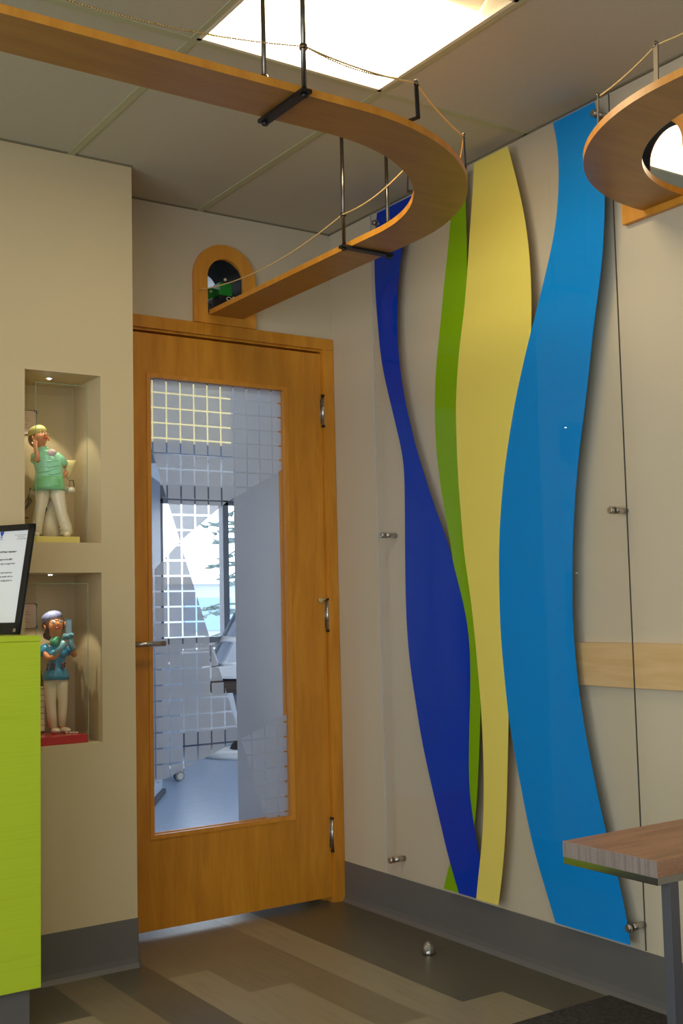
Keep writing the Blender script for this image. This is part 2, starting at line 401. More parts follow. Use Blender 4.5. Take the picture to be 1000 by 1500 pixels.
# ------------------------------------------------------------------ track shelves
def track(name, path, width, label, group=None):
    """path: list of (x,y) centre line"""
    root = empty(name, (path[0][0], path[0][1], 2.245), label=label, cat='shelf')
    off = Vector((path[0][0], path[0][1], 2.245))
    t = bmesh.new(); lo = []; n = len(path)
    for i, p in enumerate(path):
        a = Vector(path[max(i - 1, 0)]); b = Vector(path[min(i + 1, n - 1)]); d = (b - a).normalized(); nn = Vector((-d.y, d.x))
        l = Vector(p) + nn * width / 2; r = Vector(p) - nn * width / 2
        lo.append([t.verts.new((q.x - off.x, q.y - off.y, z)) for q, z in ((l, 0), (r, 0), (r, .018), (l, .018))])
    for i in range(n - 1):
        for k in range(4):
            f = t.faces.new([lo[i][k], lo[i][(k + 1) % 4], lo[i + 1][(k + 1) % 4], lo[i + 1][k]]); f.material_index = 0 if k in (0, 2) else 1
            f.smooth = False
    t.faces.new(lo[0]); t.faces.new(lo[-1][::-1]); bmesh.ops.recalc_face_normals(t, faces=t.faces[:])
    me = bpy.data.meshes.new('track_board'); t.to_mesh(me); t.free(); me.materials.append(TRACKT); me.materials.append(MAPLE)
    o = bpy.data.objects.new('track_board', me); link(o, root)
    return root, off
def arc(cx, cy, r, a0, a1, n=72): return [(cx + r * math.cos(R(a0 + (a1 - a0) * k / n)), cy + r * math.sin(R(a0 + (a1 - a0) * k / n))) for k in range(n + 1)]  # arc
def rope(pts, root, off, sag=.012, bead=True):
    P = []
    for a, b in zip(pts[:-1], pts[1:]):
        a = Vector(a); b = Vector(b); n = max(6, int((b - a).length / .02))
        s_ = sag * (b - a).length / .4
        for k in range(n):
            q = k / n; v = a.lerp(b, q); v.z -= 4 * s_ * q * (1 - q); P.append(v - off)
    P.append(Vector(pts[-1]) - off)
    m = MB(); m.tube(P, .0021, n=8)
    return m.build('rope', ROPE, root)
def beadrope(pts, root, off, sag=.02):
    P = []
    for a, b in zip(pts[:-1], pts[1:]):
        a = Vector(a); b = Vector(b); n = max(6, int((b - a).length / .0062)); s_ = sag * (b - a).length / .4
        for k in range(n):
            q = k / n; v = a.lerp(b, q); v.z -= 4 * s_ * q * (1 - q); P.append(v - off)
    P.append(Vector(pts[-1]) - off)
    m = MB(); m.tube(P, .0012, n=6)
    t = bmesh.new(); bmesh.ops.create_icosphere(t, subdivisions=1, radius=.0026); base = bpy.data.meshes.new('b'); t.to_mesh(base); t.free()
    for v in P[::1]:
        t = bmesh.new(); t.from_mesh(base)
        for f in t.faces: f.smooth = True
        t.transform(Matrix.Translation(v))
        me = bpy.data.meshes.new('x'); t.to_mesh(me); t.free(); m.bm.from_mesh(me); bpy.data.meshes.remove(me)
    return m.build('bead_chain', M('brass_beads', lin(196, 168, 110), .3, .9), root)
def post(root, off, x, y, dx, dy, h=.088, mat=None):
    """flat bar bent to an L: foot under the board edge, upright outside it"""
    d = Vector((dx, dy, 0)).normalized(); s_ = Vector((-d.y, d.x, 0))
    m = MB(); t = bmesh.new()
    def slab(a, b, th, wd):
        a = Vector(a); b = Vector(b); ax = (b - a).normalized(); nrm = ax.cross(s_).normalized()
        vs = []
        for p in (a, b):
            for i_, j_ in ((-1, -1), (1, -1), (1, 1), (-1, 1)): vs.append(t.verts.new(p + s_ * wd / 2 * i_ + nrm * th / 2 * j_))
        t.faces.new(vs[:4][::-1]); t.faces.new(vs[4:])
        for k in range(4): t.faces.new([vs[k], vs[(k + 1) % 4], vs[4 + (k + 1) % 4], vs[4 + k]])
    o = Vector((x, y, 2.2645)) - off
    slab(o - d * .016, o + d * .012, .003, .013); slab(o + d * .011 + Vector((0, 0, -.001)), o + d * .008 + Vector((0, 0, h)), .003, .013)
    bmesh.ops.recalc_face_normals(t, faces=t.faces[:]); m.merge(t)
    o_ = m.build('rope_post', mat or DARKM, root)
    m = MB(); a = o + d * .008 + Vector((0, 0, h - .006)); m.cyl(a - s_ * .009, a + s_ * .009, .0028); m.ball(a + Vector((0, 0, .006)), .0045, n=10)
    m.build('post_screw', RODM, o_)
    return o_
def hanger(root, off, a, b):
    """flat bar under the board between a and b and a rod up to the ceiling at each end"""
    a = Vector((*a, 2.241)); b = Vector((*b, 2.241)); d = (b - a).normalized(); s_ = Vector((-d.y, d.x, 0))
    t = bmesh.new(); A = a - d * .012 - off; B = b + d * .012 - off
    vs = []
    for z in (-.004, .004):
        for p, s in ((A, -1), (B, -1), (B, 1), (A, 1)): vs.append(t.verts.new(p + s_ * .0125 * s + Vector((0, 0, z))))
    t.faces.new(vs[:4][::-1]); t.faces.new(vs[4:])
    for k in range(4): t.faces.new([vs[k], vs[(k + 1) % 4], vs[4 + (k + 1) % 4], vs[4 + k]])
    bmesh.ops.recalc_face_normals(t, faces=t.faces[:])
    m = MB(); m.merge(t)
    for p in (a, b): m.cyl(p - off + Vector((0, 0, -.011)), p - off + Vector((0, 0, -.003)), .0075, n=6)
    bar = m.build('hanger_bar', BLKM, root)
    for p in (a, b):
        r = MB(); q = p - off; r.cyl(q, (q.x, q.y, H - off.z - .001), .0058, n=14); r.build('hanger_rod', RODM, bar)
        r = MB(); zc = .092
        r.cyl((q.x, q.y, zc), (q.x, q.y, zc + .010), .0095, n=14); r.build('rod_collar', RODM, bar)
path1 = [(-.491, -.019)] + [(-.491, -.1 - .1 * k) for k in range(10)] + arc(-1.10, -1.10, .61, 0, -90) + [(-1.2 - .2 * k, -1.71) for k in range(1, 17)]
sh1, off1 = track('train_shelf', path1, .145, 'curved wooden train shelf from the arch above the door, hung on rods')
hanger(sh1, off1, (-1.255, -1.632), (-1.255, -1.800)); hanger(sh1, off1, (-.585, -.96), (-.415, -.96)); hanger(sh1, off1, (-3.2, -1.632), (-3.2, -1.800))
post(sh1, off1, -.935, -1.772, .25, -.97); post(sh1, off1, -.645, -1.596, .68, -.73); post(sh1, off1, -.655, -1.395, -.86, .5); post(sh1, off1, -2.2, -1.775, 0, -1)
post(sh1, off1, -.455, -1.33, 1, -.3)
rope([(-.601, -.018, 2.336), (-.591, -.965, 2.341), (-.648, -1.375, 2.347)], sh1, off1, .018)
rope([(-.935, -1.782, 2.347), (-.640, -1.603, 2.347), (-.448, -1.332, 2.347)], sh1, off1, .012)
rope([(-1.255, -1.806, 2.341), (-.935, -1.782, 2.347)], sh1, off1, .012)
beadrope([(-2.2, -1.79, 2.347), (-1.255, -1.806, 2.341), (-.99, -1.786, 2.343)], sh1, off1, .020)
path2 = [(-.0205, -1.722)] + arc(-.022, -2.232, .51, 90, 180)[1:] + [(-.532, -2.3 - .2 * k) for k in range(0, 9)]
sh2, off2 = track('train_shelf', path2, .145, 'curved wooden train shelf coming out of the right wall by the light blue ribbon')
post(sh2, off2, -.586, -2.20, -1, .1, mat=POSTM); post(sh2, off2, -.505, -1.955, -.83, .56, mat=POSTM); post(sh2, off2, -.31, -1.77, -.5, .86, mat=POSTM)
rope([(-.6, -2.9, 2.347), (-.594, -2.20, 2.347), (-.511, -1.951, 2.347), (-.314, -1.764, 2.347)], sh2, off2, .01)
hanger(sh2, off2, (-.435, -2.75), (-.61, -2.75))
# tunnel arches
def arch_plate(axis, c, z0, zs, ro, ri, hz0, a, b, name, label):
    outer = arch_poly(c, z0, zs, ro, 40); m = MB(); m.prism(outer, axis, a, b, bev=.0012); o = m.build(name, MAPLE)
    q = MB(); q.prism(arch_poly(c, hz0, zs, ri, 32), axis, -.6, .6); boolean(o, q.build('cut', MAPLE))
    for p in o.data.polygons: p.use_smooth = False
    return tag(o, label, 'arch')
arch_plate(1, ACX, 2.2135, 2.3925, .1325, ARI, 2.245, -.019, -.0002, 'tunnel_arch', 'wooden tunnel arch plate on the wall above the door, green train inside')
arch_plate(0, AY, 2.226, 2.400, .142, AR2, 2.2635, -.019, -.0002, 'tunnel_arch', 'wooden tunnel arch plate on the right wall under the curved shelf end')
arch_plate(0, AY, 2.226, 2.400, .142, AR2, 2.2635, WR + .0002, WR + .010, 'tunnel_arch', 'wooden tunnel arch on the far side of the right wall')
# dark tunnel liner in the door arch
m = MB()
t = bmesh.new(); ri, ro2 = ARI - .0005, ARI - .004
A = arch_poly(ACX, 2.267, ACZ, ri, 24); B = arch_poly(ACX, 2.267, ACZ, ro2, 24)
vs = {}
for nm, pl in (('a', A), ('b', B)):
    for y in (-.005, .19): vs[nm, y] = [t.verts.new((p[0], y, p[1])) for p in pl]
for i in range(len(A) - 1):
    for (p, q) in ((('a', -.005), ('a', .19)), (('b', .19), ('b', -.005)), (('b', -.005), ('a', -.005)), (('a', .19), ('b', .19))):
        f = t.faces.new([vs[p][i], vs[p][i + 1], vs[q][i + 1], vs[q][i]]); f.smooth = False
bmesh.ops.recalc_face_normals(t, faces=t.faces[:])
m.merge(t); m.box((ACX - ARI, -.005, 2.2605), (ACX + ARI, .32, 2.266))
struct(m.build('trim_3', M('tunnel_black', lin(24, 24, 28), .7)))
t = bmesh.new(); A = arch_poly(AY, 2.2632, AYZ, AR2 - .0005, 24); B = arch_poly(AY, 2.2632, AYZ, AR2 - .003, 24); vs = {}
for nm, pl in (('a', A), ('b', B)):
    for x_ in (-.004, WR + .002): vs[nm, x_] = [t.verts.new((x_, p[0], p[1])) for p in pl]
X0_, X1_ = -.004, WR + .002
for i in range(len(A) - 1):
    for (p, q) in ((('a', X0_), ('a', X1_)), (('b', X1_), ('b', X0_)), (('b', X0_), ('a', X0_)), (('a', X1_), ('b', X1_))): t.faces.new([vs[p][i], vs[p][i + 1], vs[q][i + 1], vs[q][i]])
bmesh.ops.recalc_face_normals(t, faces=t.faces[:]); m = MB(); m.merge(t); struct(m.build('trim_5', M('tunnel_black_right', lin(30, 30, 32), .7)))
# toy locomotive: drawn up in the tunnel mouth, its side to the left, cab behind
TG = M('toy_green', lin(20, 128, 40), .3); TB = M('toy_black', lin(18, 18, 24), .35); TW = M('toy_cream', lin(222, 204, 180), .5)
loco = empty('toy_locomotive', (ACX, .02, 2.2665), label='green and black toy train inside the tunnel arch above the door', cat='toy train')
m = MB(); m.box((-.034, .004, .020), (.044, .235, .060), bev=.003); m.box((-.040, -.006, .016), (.050, .004, .052), bev=.002); m.build('chassis', TB, loco)
m = MB(); m.box((-.004, .0, .074), (.050, .060, .124), bev=.003); m.build('front_tank', TG, loco)
m = MB(); m.box((-.034, .05, .060), (.044, .125, .112), bev=.004); m.build('body', TG, loco)
m = MB(); m.box((-.040, .125, .058), (.050, .235, .128), bev=.004); m.build('cab', TG, loco)
m = MB(); m.box((-.044, .120, .128), (.054, .240, .134), bev=.002); m.build('cab_roof', TB, loco)
m = MB(); m.box((-.010, -.004, .052), (.054, .012, .073), bev=.002); m.build('buffer_beam', TB, loco)
for yy in (.03, .085, .14, .2):
    for s in (-1, 1):
        m = MB(); m.cyl((.005 + s * .036, yy, .0205), (.005 + s * .044, yy, .0205), .0200, n=22); m.build('wheel', TB, loco)
for x, y, z in ((-.020, .046, .095), (.018, -.003, .135), (.052, -.006, .066), (-.030, -.010, .010)):
    m = MB(); m.ball((x, y, z), .0062); m.build('lamp', TW, loco)
m = MB(); n = 20
m.tube([(.030 + .010 * math.cos(2 * math.pi * k / n), -.009, .060 + .0065 * math.sin(2 * math.pi * k / n)) for k in range(n + 1)], .0017, n=6); m.build('coupling_ring', TW, loco)
m = MB()
for z in (.078, .112): m.box((-.0418, .150, z), (-.0405, .200, z + .003))
for y in (.150, .197): m.box((-.0418, y, .078), (-.0405, y + .003, .115))
m.build('window_outline', TW, loco)
# ------------------------------------------------------------------ acrylic art panel
RIB = {"dbL":[[-.762,.176],[-.713,.281],[-.668,.411],[-.621,.544],[-.581,.671],[-.555,.793],[-.529,.916],[-.515,1.051],[-.513,1.178],[-.517,1.349],[-.522,1.472],[-.525,1.612],[-.52,1.678],[-.494,1.756],[-.45,1.889],[-.405,2.035],[-.386,2.194],[-.377,2.301],[-.374,2.441],[-.382,2.518],[-.4,2.613]],"dbR":[[-.896,.177],[-.875,.299],[-.853,.392],[-.836,.469],[-.829,.539],[-.834,.651],[-.843,.755],[-.852,.863],[-.857,.971],[-.851,1.052],[-.827,1.153],[-.789,1.253],[-.761,1.352],[-.709,1.44],[-.664,1.539],[-.615,1.651],[-.58,1.744],[-.544,1.858],[-.517,1.978],[-.506,2.099],[-.506,2.201],[-.52,2.325],[-.546,2.438],[-.588,2.535],[-.611,2.609]],"grL":[[-.678,.176],[-.724,.29],[-.77,.42],[-.805,.559],[-.826,.695],[-.836,.831],[-.832,.966],[-.814,1.102],[-.789,1.241],[-.766,1.37],[-.741,1.47],[-.723,1.574],[-.709,1.671],[-.706,1.775],[-.71,1.856],[-.723,1.974],[-.748,2.081],[-.778,2.235],[-.81,2.372],[-.826,2.464],[-.855,2.595]],"grR":[[-.758,.177],[-.813,.293],[-.854,.428],[-.88,.607],[-.894,.741],[-.902,.83],[-.905,.901],[-.898,1.035],[-.883,1.215],[-.86,1.375],[-.844,1.561],[-.849,1.746],[-.86,1.885],[-.874,2.023],[-.895,2.159],[-.906,2.321],[-.907,2.487],[-.91,2.605]],"yeL":[[-.852,.178],[-.875,.291],[-.892,.372],[-.904,.46],[-.91,.592],[-.91,.724],[-.905,.83],[-.901,.883],[-.89,1.008],[-.871,1.17],[-.848,1.289],[-.837,1.43],[-.827,1.579],[-.826,1.703],[-.827,1.813],[-.839,1.905],[-.86,2.026],[-.877,2.081],[-.9,2.193],[-.926,2.363],[-.952,2.52],[-.963,2.611]],"yeR":[[-.959,.177],[-.979,.257],[-1.002,.388],[-1.014,.492],[-1.028,.647],[-1.038,.768],[-1.044,.863],[-1.051,.971],[-1.061,1.101],[-1.083,1.273],[-1.108,1.446],[-1.142,1.616],[-1.172,1.764],[-1.198,1.912],[-1.212,2.062],[-1.213,2.193],[-1.201,2.329],[-1.176,2.448],[-1.149,2.547],[-1.13,2.609]],"lbL":[[-1.219,.176],[-1.183,.263],[-1.143,.358],[-1.11,.467],[-1.082,.589],[-1.059,.684],[-1.039,.794],[-1.029,.905],[-1.02,.992],[-1.017,1.123],[-1.024,1.316],[-1.038,1.43],[-1.062,1.56],[-1.091,1.667],[-1.122,1.772],[-1.162,1.875],[-1.194,1.956],[-1.232,2.035],[-1.274,2.134],[-1.309,2.215],[-1.337,2.3],[-1.349,2.371],[-1.356,2.434],[-1.357,2.503],[-1.356,2.548],[-1.349,2.581],[-1.339,2.613]],"lbR":[[-1.512,.176],[-1.501,.255],[-1.475,.359],[-1.434,.486],[-1.406,.597],[-1.382,.702],[-1.365,.788],[-1.353,.875],[-1.346,.941],[-1.34,1.036],[-1.338,1.111],[-1.345,1.2],[-1.345,1.235],[-1.358,1.363],[-1.372,1.47],[-1.392,1.578],[-1.417,1.684],[-1.443,1.802],[-1.466,1.921],[-1.484,1.998],[-1.509,2.095],[-1.525,2.193],[-1.535,2.286],[-1.539,2.342],[-1.531,2.448],[-1.522,2.534],[-1.513,2.613]]}
def interp(pts, z):
    """Catmull-Rom through (y,z) points sorted by z"""
    n = len(pts)
    if z <= pts[0][1]: i = 0
    elif z >= pts[-1][1]: i = n - 2
    else:
        i = 0
        while not (pts[i][1] <= z <= pts[i + 1][1]): i += 1
    p0, p1, p2, p3 = pts[max(i - 1, 0)], pts[i], pts[i + 1], pts[min(i + 2, n - 1)]
    h = p2[1] - p1[1]; t = max(0, min(1, (z - p1[1]) / h))
    m1 = (p2[0] - p0[0]) / (p2[1] - p0[1]) * h; m2 = (p3[0] - p1[0]) / (p3[1] - p1[1]) * h
    return (2 * t**3 - 3 * t**2 + 1) * p1[0] + (t**3 - 2 * t**2 + t) * m1 + (-2 * t**3 + 3 * t**2) * p2[0] + (t**3 - t**2) * m2
def smooth_edge(pts, zs):
    v = [interp(pts, z) for z in zs]
    for _ in range(14): v = [v[0]] + [(v[i - 1] + 2 * v[i] + v[i + 1]) / 4 for i in range(1, len(v) - 1)] + [v[-1]]
    return v
PZ0, PZ1, PY0, PY1 = .1755, 2.6135, -.367, -1.572
panel = empty('acrylic_art_panel', (0, -.97, PZ0), label='tall clear acrylic sheet with four wavy coloured ribbons on steel standoffs', cat='wall art')
def rel(v): return (v[0], v[1] + .97, v[2] - PZ0)
m = MB(); m.box(rel((-.058, PY0, PZ0)), rel((-.052, PY1, PZ1)))
o = m.build('acrylic_sheet', [ACRYL, ACRE, ACREL], panel)
for p in o.data.polygons:
    if p.normal.y < -.5: p.material_index = 1
    elif p.normal.y > .5 or abs(p.normal.z) > .5: p.material_index = 2
m = MB(); m.box(rel((-.0585, PY0 - .0015, PZ0)), rel((-.0515, PY0 + .001, PZ1))); m.build('polished_edge', M('frosted_edge', lin(196, 190, 176), .35, spec=.8), panel)
def ribbon(a, b, mat, x, label):
    n = 130; zs = [PZ0 + .001 + (PZ1 - PZ0 - .002) * k / n for k in range(n + 1)]
    A = smooth_edge(RIB[a], zs); B = smooth_edge(RIB[b], zs); t = bmesh.new(); rows = []
    for z, ya, yb in zip(zs, A, B):
        rows.append([t.verts.new(rel(q)) for q in ((x, ya, z), (x, yb, z), (x + .0016, yb, z), (x + .0016, ya, z))])
    for i in range(n):
        for k in range(4): t.faces.new([rows[i][k], rows[i][(k + 1) % 4], rows[i + 1][(k + 1) % 4], rows[i + 1][k]])
    t.faces.new(rows[0]); t.faces.new(rows[-1][::-1]); bmesh.ops.recalc_face_normals(t, faces=t.faces[:])
    m = MB(); m.merge(t); o = m.build('ribbon', mat, panel); o['label'] = label
ribbon('lbL', 'lbR', BLU, -.0515, 'light blue ribbon'); ribbon('yeL', 'yeR', YEL, -.0494, 'yellow ribbon')
ribbon('dbL', 'dbR', NAVY, -.0473, 'dark blue ribbon'); ribbon('grL', 'grR', GRN, -.0452, 'lime green ribbon')
for Y in (-.402, -1.520):
    for Z in (.226, 1.395, 2.572):
        m = MB(); m.cyl(rel((-.0005, Y, Z)), rel((-.050, Y, Z)), .0095); o = m.build('standoff', STEEL, panel)
        m = MB(); m.cyl(rel((-.059, Y, Z)), rel((-.068, Y, Z)), .0105, n=24); m.cyl(rel((-.068, Y, Z)), rel((-.070, Y, Z)), .0105, .0085, n=24); m.cyl(rel((-.0505, Y, Z)), rel((-.0515, Y, Z)), .0115); m.build('standoff_cap', STEEL, o)
# ------------------------------------------------------------------ ceiling lights
def lens_mat(name, st):
    k = NT(name); k.p.inputs['Base Color'].default_value = (.8, .8, .8, 1); k.p.inputs['Emission Color'].default_value = (1, .84, .58, 1); k.p.inputs['Emission Strength'].default_value = st; return k.m
LENS = lens_mat('light_diffuser', 5.2); LENSA = lens_mat('light_diffuser_bright', 7.6)
WMET = M('white_enamel', lin(226, 218, 196), .45)
def light(fx, fy, label, LN=None):
    t = empty('ceiling_light', (fx + .3, fy + .3, H), label=label, cat='ceiling light', group=None)
    m = MB()
    for a, b in (((-.298, -.298, 0), (-.292, .298, .07)), ((.292, -.298, 0), (.298, .298, .07)), ((-.292, -.298, 0), (.292, -.292, .07)), ((-.292, .292, 0), (.292, .298, .07))): m.box(a, b)
    m.box((-.298, -.298, .07), (.298, .298, .074)); m.build('housing', WMET, t)
    m = MB(); n = 12; T = bmesh.new(); L = []
    for k in range(n + 1):   # curved diffuser, its axis along X
        a = k / n; y = -.150 + .436 * a; z = .018 - .010 * math.sin(math.pi * a)
        L.append([T.verts.new((-.286, y, z)), T.verts.new((.286, y, z))])
    for k in range(n): T.faces.new([L[k][0], L[k + 1][0], L[k + 1][1], L[k][1]]).smooth = True
    bmesh.ops.recalc_face_normals(T, faces=T.faces[:]); m.merge(T); m.build('diffuser', LN or LENS, t)
    m = MB(); T = bmesh.new()
    ys = [(-.290, .006), (-.270, .030), (-.235, .046), (-.19, .050), (-.155, .030)]
    L = [[T.verts.new((-.290, y, z)), T.verts.new((.290, y, z))] for y, z in ys]
    for k in range(len(ys) - 1): T.faces.new([L[k][0], L[k + 1][0], L[k + 1][1], L[k][1]]).smooth = True
    m.merge(T); m.build('reflector', WMET, t)
    m = MB(); e = .012
    m.box((-.3, -.3, -.004), (.3, -.3 + e, .0)); m.box((-.3, .3 - e, -.004), (.3, .3, 0)); m.box((-.3, -.3, -.004), (-.3 + e, .3, 0)); m.box((.3 - e, -.3, -.004), (.3, .3, 0)); m.build('frame', WMET, t)
lab = ['square ceiling light above the curved train shelf, nearest the door', 'square ceiling light behind the camera on the right', 'square ceiling light behind the camera on the left', 'square ceiling light over the reception desk']
for (fx, fy), l_ in zip(fixtures, lab): light(fx, fy, l_, LENSA if 'nearest' in l_ else None)
# ------------------------------------------------------------------ reception desk and notice
DY = -.65
desk = empty('reception_desk', (-1.436, DY, 0), label='lime green laminate reception desk with dark grey toe kick', cat='desk')
m = MB(); m.box((-2.6, 0, .118), (0, .34, 1.060), bev=.0008); m.build('front_panel', LIME, desk)
m = MB(); m.box((-2.6, -.001, 1.0605), (0.0005, .34, 1.076), bev=.001); m.build('countertop', LIME, desk)
m = MB(); m.box((-2.6, .03, 0), (-.022, .33, .1175)); m.build('toe_kick', BASE, desk)
# framed notice leaning back on the desk
Pbr = Vector((-1.46349, -.54312, 1.0800)); a_, b_ = R(60), R(12)
wv = Vector((math.cos(a_), -math.sin(a_), 0)); uv = Vector((math.sin(a_) * math.sin(b_), math.cos(a_) * math.sin(b_), math.cos(b_))); nv = wv.cross(uv)
if nv.dot(Vector(CAM) - Pbr) < 0: nv = -nv
Wn, Hn = .262, .330
org = Pbr - wv * Wn
note = empty('notice_frame', (0, 0, 0), label='black framed white notice standing tilted on the lime green desk', cat='sign')
MM = Matrix(((wv.x, uv.x, nv.x, org.x), (wv.y, uv.y, nv.y, org.y), (wv.z, uv.z, nv.z, org.z), (0, 0, 0, 1)))
note.matrix_world = MM
fr = .019
m = MB()
m.box((0, 0, -.006), (Wn, .034, .002), bev=.001); m.box((0, Hn - fr, -.006), (Wn, Hn, .002), bev=.001); m.box((0, 0, -.006), (fr, Hn, .002), bev=.001); m.box((Wn - fr, 0, -.006), (Wn, Hn, .002), bev=.001)
m.box((0, 0, -.008), (Wn, Hn, -.004)); m.build('frame', BLACK, note)
m = MB(); m.box((fr - .001, .033, -.004), (Wn - fr + .001, Hn - fr + .001, -.0015)); m.build('page', PAPER, note)
def text(body, x, y, size, mat, parent, name='lettering', align='LEFT', z=-.0010, bold=0, mw=None, ext=0):
    c = bpy.data.curves.new(name, 'FONT'); c.body = body; c.size = size; c.align_x = align; c.offset = bold; c.extrude = ext
    o = bpy.data.objects.new(name, c); link(o, parent)
    dg = bpy.context.evaluated_depsgraph_get(); me = bpy.data.meshes.new_from_object(o.evaluated_get(dg))
    bpy.data.objects.remove(o); me.materials.clear(); me.materials.append(mat)
    o = bpy.data.objects.new(name, me); link(o, parent); o.location = (x, y, z)
    return o
PR = Wn - fr
tx = [("We do not direct bill & Private Insurance", .245, .0068, 'RIGHT', PR - .034, .00018),
      ("Our practice management office", .222, .0062, 'RIGHT', PR - .045, .00012), ("has five to seven days to begin from", .209, .0062, 'RIGHT', PR - .034, 0), ("your visit date.", .196, .0062, 'LEFT', .03, 0),
      ("If you have questions on your insurance", .182, .0062, 'RIGHT', PR - .040, 0), ("or benefits of it, please speak with us", .170, .0062, 'RIGHT', PR - .036, 0), ("before the date you are ready given to", .158, .0062, 'RIGHT', PR - .036, 0),
      ("Thank you, the dental team", .132, .0062, 'RIGHT', PR - .09, 0), ("www", .049, .004, 'RIGHT', PR - .07, 0)]
for body, y, s, al, x, b in tx: text(body, x, y, s * 1.18, INK, note, align=al, bold=b + .0001)
text("Parkway", .132, .291, .009, INKB, note, align='CENTER'); text("DENTAL GROUP", .132, .285, .0045, INKB, note, align='CENTER')
text("Dr. Family Dental Centre", PR - .006, .296, .0042, INK, note, align='RIGHT'); text("100 Street NW", PR - .012, .290, .0042, INK, note, align='RIGHT'); text("Phone 000 000 0000", PR - .006, .284, .0042, INK, note, align='RIGHT')
t = bmesh.new(); n = 20   # blue tooth/heart mark above the name
pts = [(0, -.008), (.005, -.001), (.0068, .004), (.005, .0075), (.0022, .0078), (0, .0055), (-.0022, .0078), (-.005, .0075), (-.0068, .004), (-.005, -.001)]
t.faces.new([t.verts.new((.142 + x * 1.1, .303 + y * 1.1, -.0009)) for x, y in pts]); m = MB(); m.merge(t); m.build('logo', INKB, note)
m = MB(); m.box((PR - .001, .006, .0022), (PR + .008, .016, .0032), bev=.0005); m.build('clip', STEEL, note)
# ------------------------------------------------------------------ table at the right
k_ = 1.27
TX0 = -2.5422 + (-1.1575 + 2.5422) * k_; TY0 = -3.8152 + (-2.395 + 3.8152) * k_; TY1 = -3.8152 + (-2.595 + 3.8152) * k_; TZ = 1.1351 - .3951 * k_
tab = empty('side_table', (TX0, TY1, 0), label='narrow table with thick grey-brown wood top and dark metal legs', cat='table')
LEGX = .034; TL = -.03 - TX0; TWd = TY0 - TY1; th = .033; ap = .0145
m = MB(); m.box((0, 0, TZ - th), (TL, TWd, TZ), bev=.0012); o = m.build('tabletop', [TABW, TABE], tab)
for p in o.data.polygons:
    if p.normal.x < -.5: p.material_index = 1
m = MB(); m.box((.001, .001, TZ - th - ap), (TL - .001, TWd - .001, TZ - th), bev=.0008); m.build('apron', M('polished_dark_metal', lin(150, 150, 150), .10, 1), tab)
for lx in (LEGX, TL - .05):
    for ly in ((.0,) if lx == LEGX else (.0, TWd - .022)):
        m = MB(); m.box((lx, ly, 0), (lx + .026, ly + .022, TZ - th - ap), bev=.001); m.build('leg', LEGM, tab)
# ------------------------------------------------------------------ floor door stop
ds = empty('door_stop', (-.171, -.749, 0), -.6, label='small silver dome door stop on the floor beneath the ribbons', cat='door stop')
m = MB(); m.loft([(0, 0, .0005, .0215, .0215), (0, 0, .006, .0215, .0215), (0, 0, .018, .020, .020), (0, .001, .028, .0165, .017), (0, .002, .036, .0105, .012), (0, .002, .039, .004, .005)], n=28); m.build('dome', STEEL, ds)
m = MB(); m.ball((-.004, -.0165, .022), .0125, (1, .45, 1.05)); m.build('rubber_pad', M('grey_rubber', lin(150, 146, 130), .6), ds)
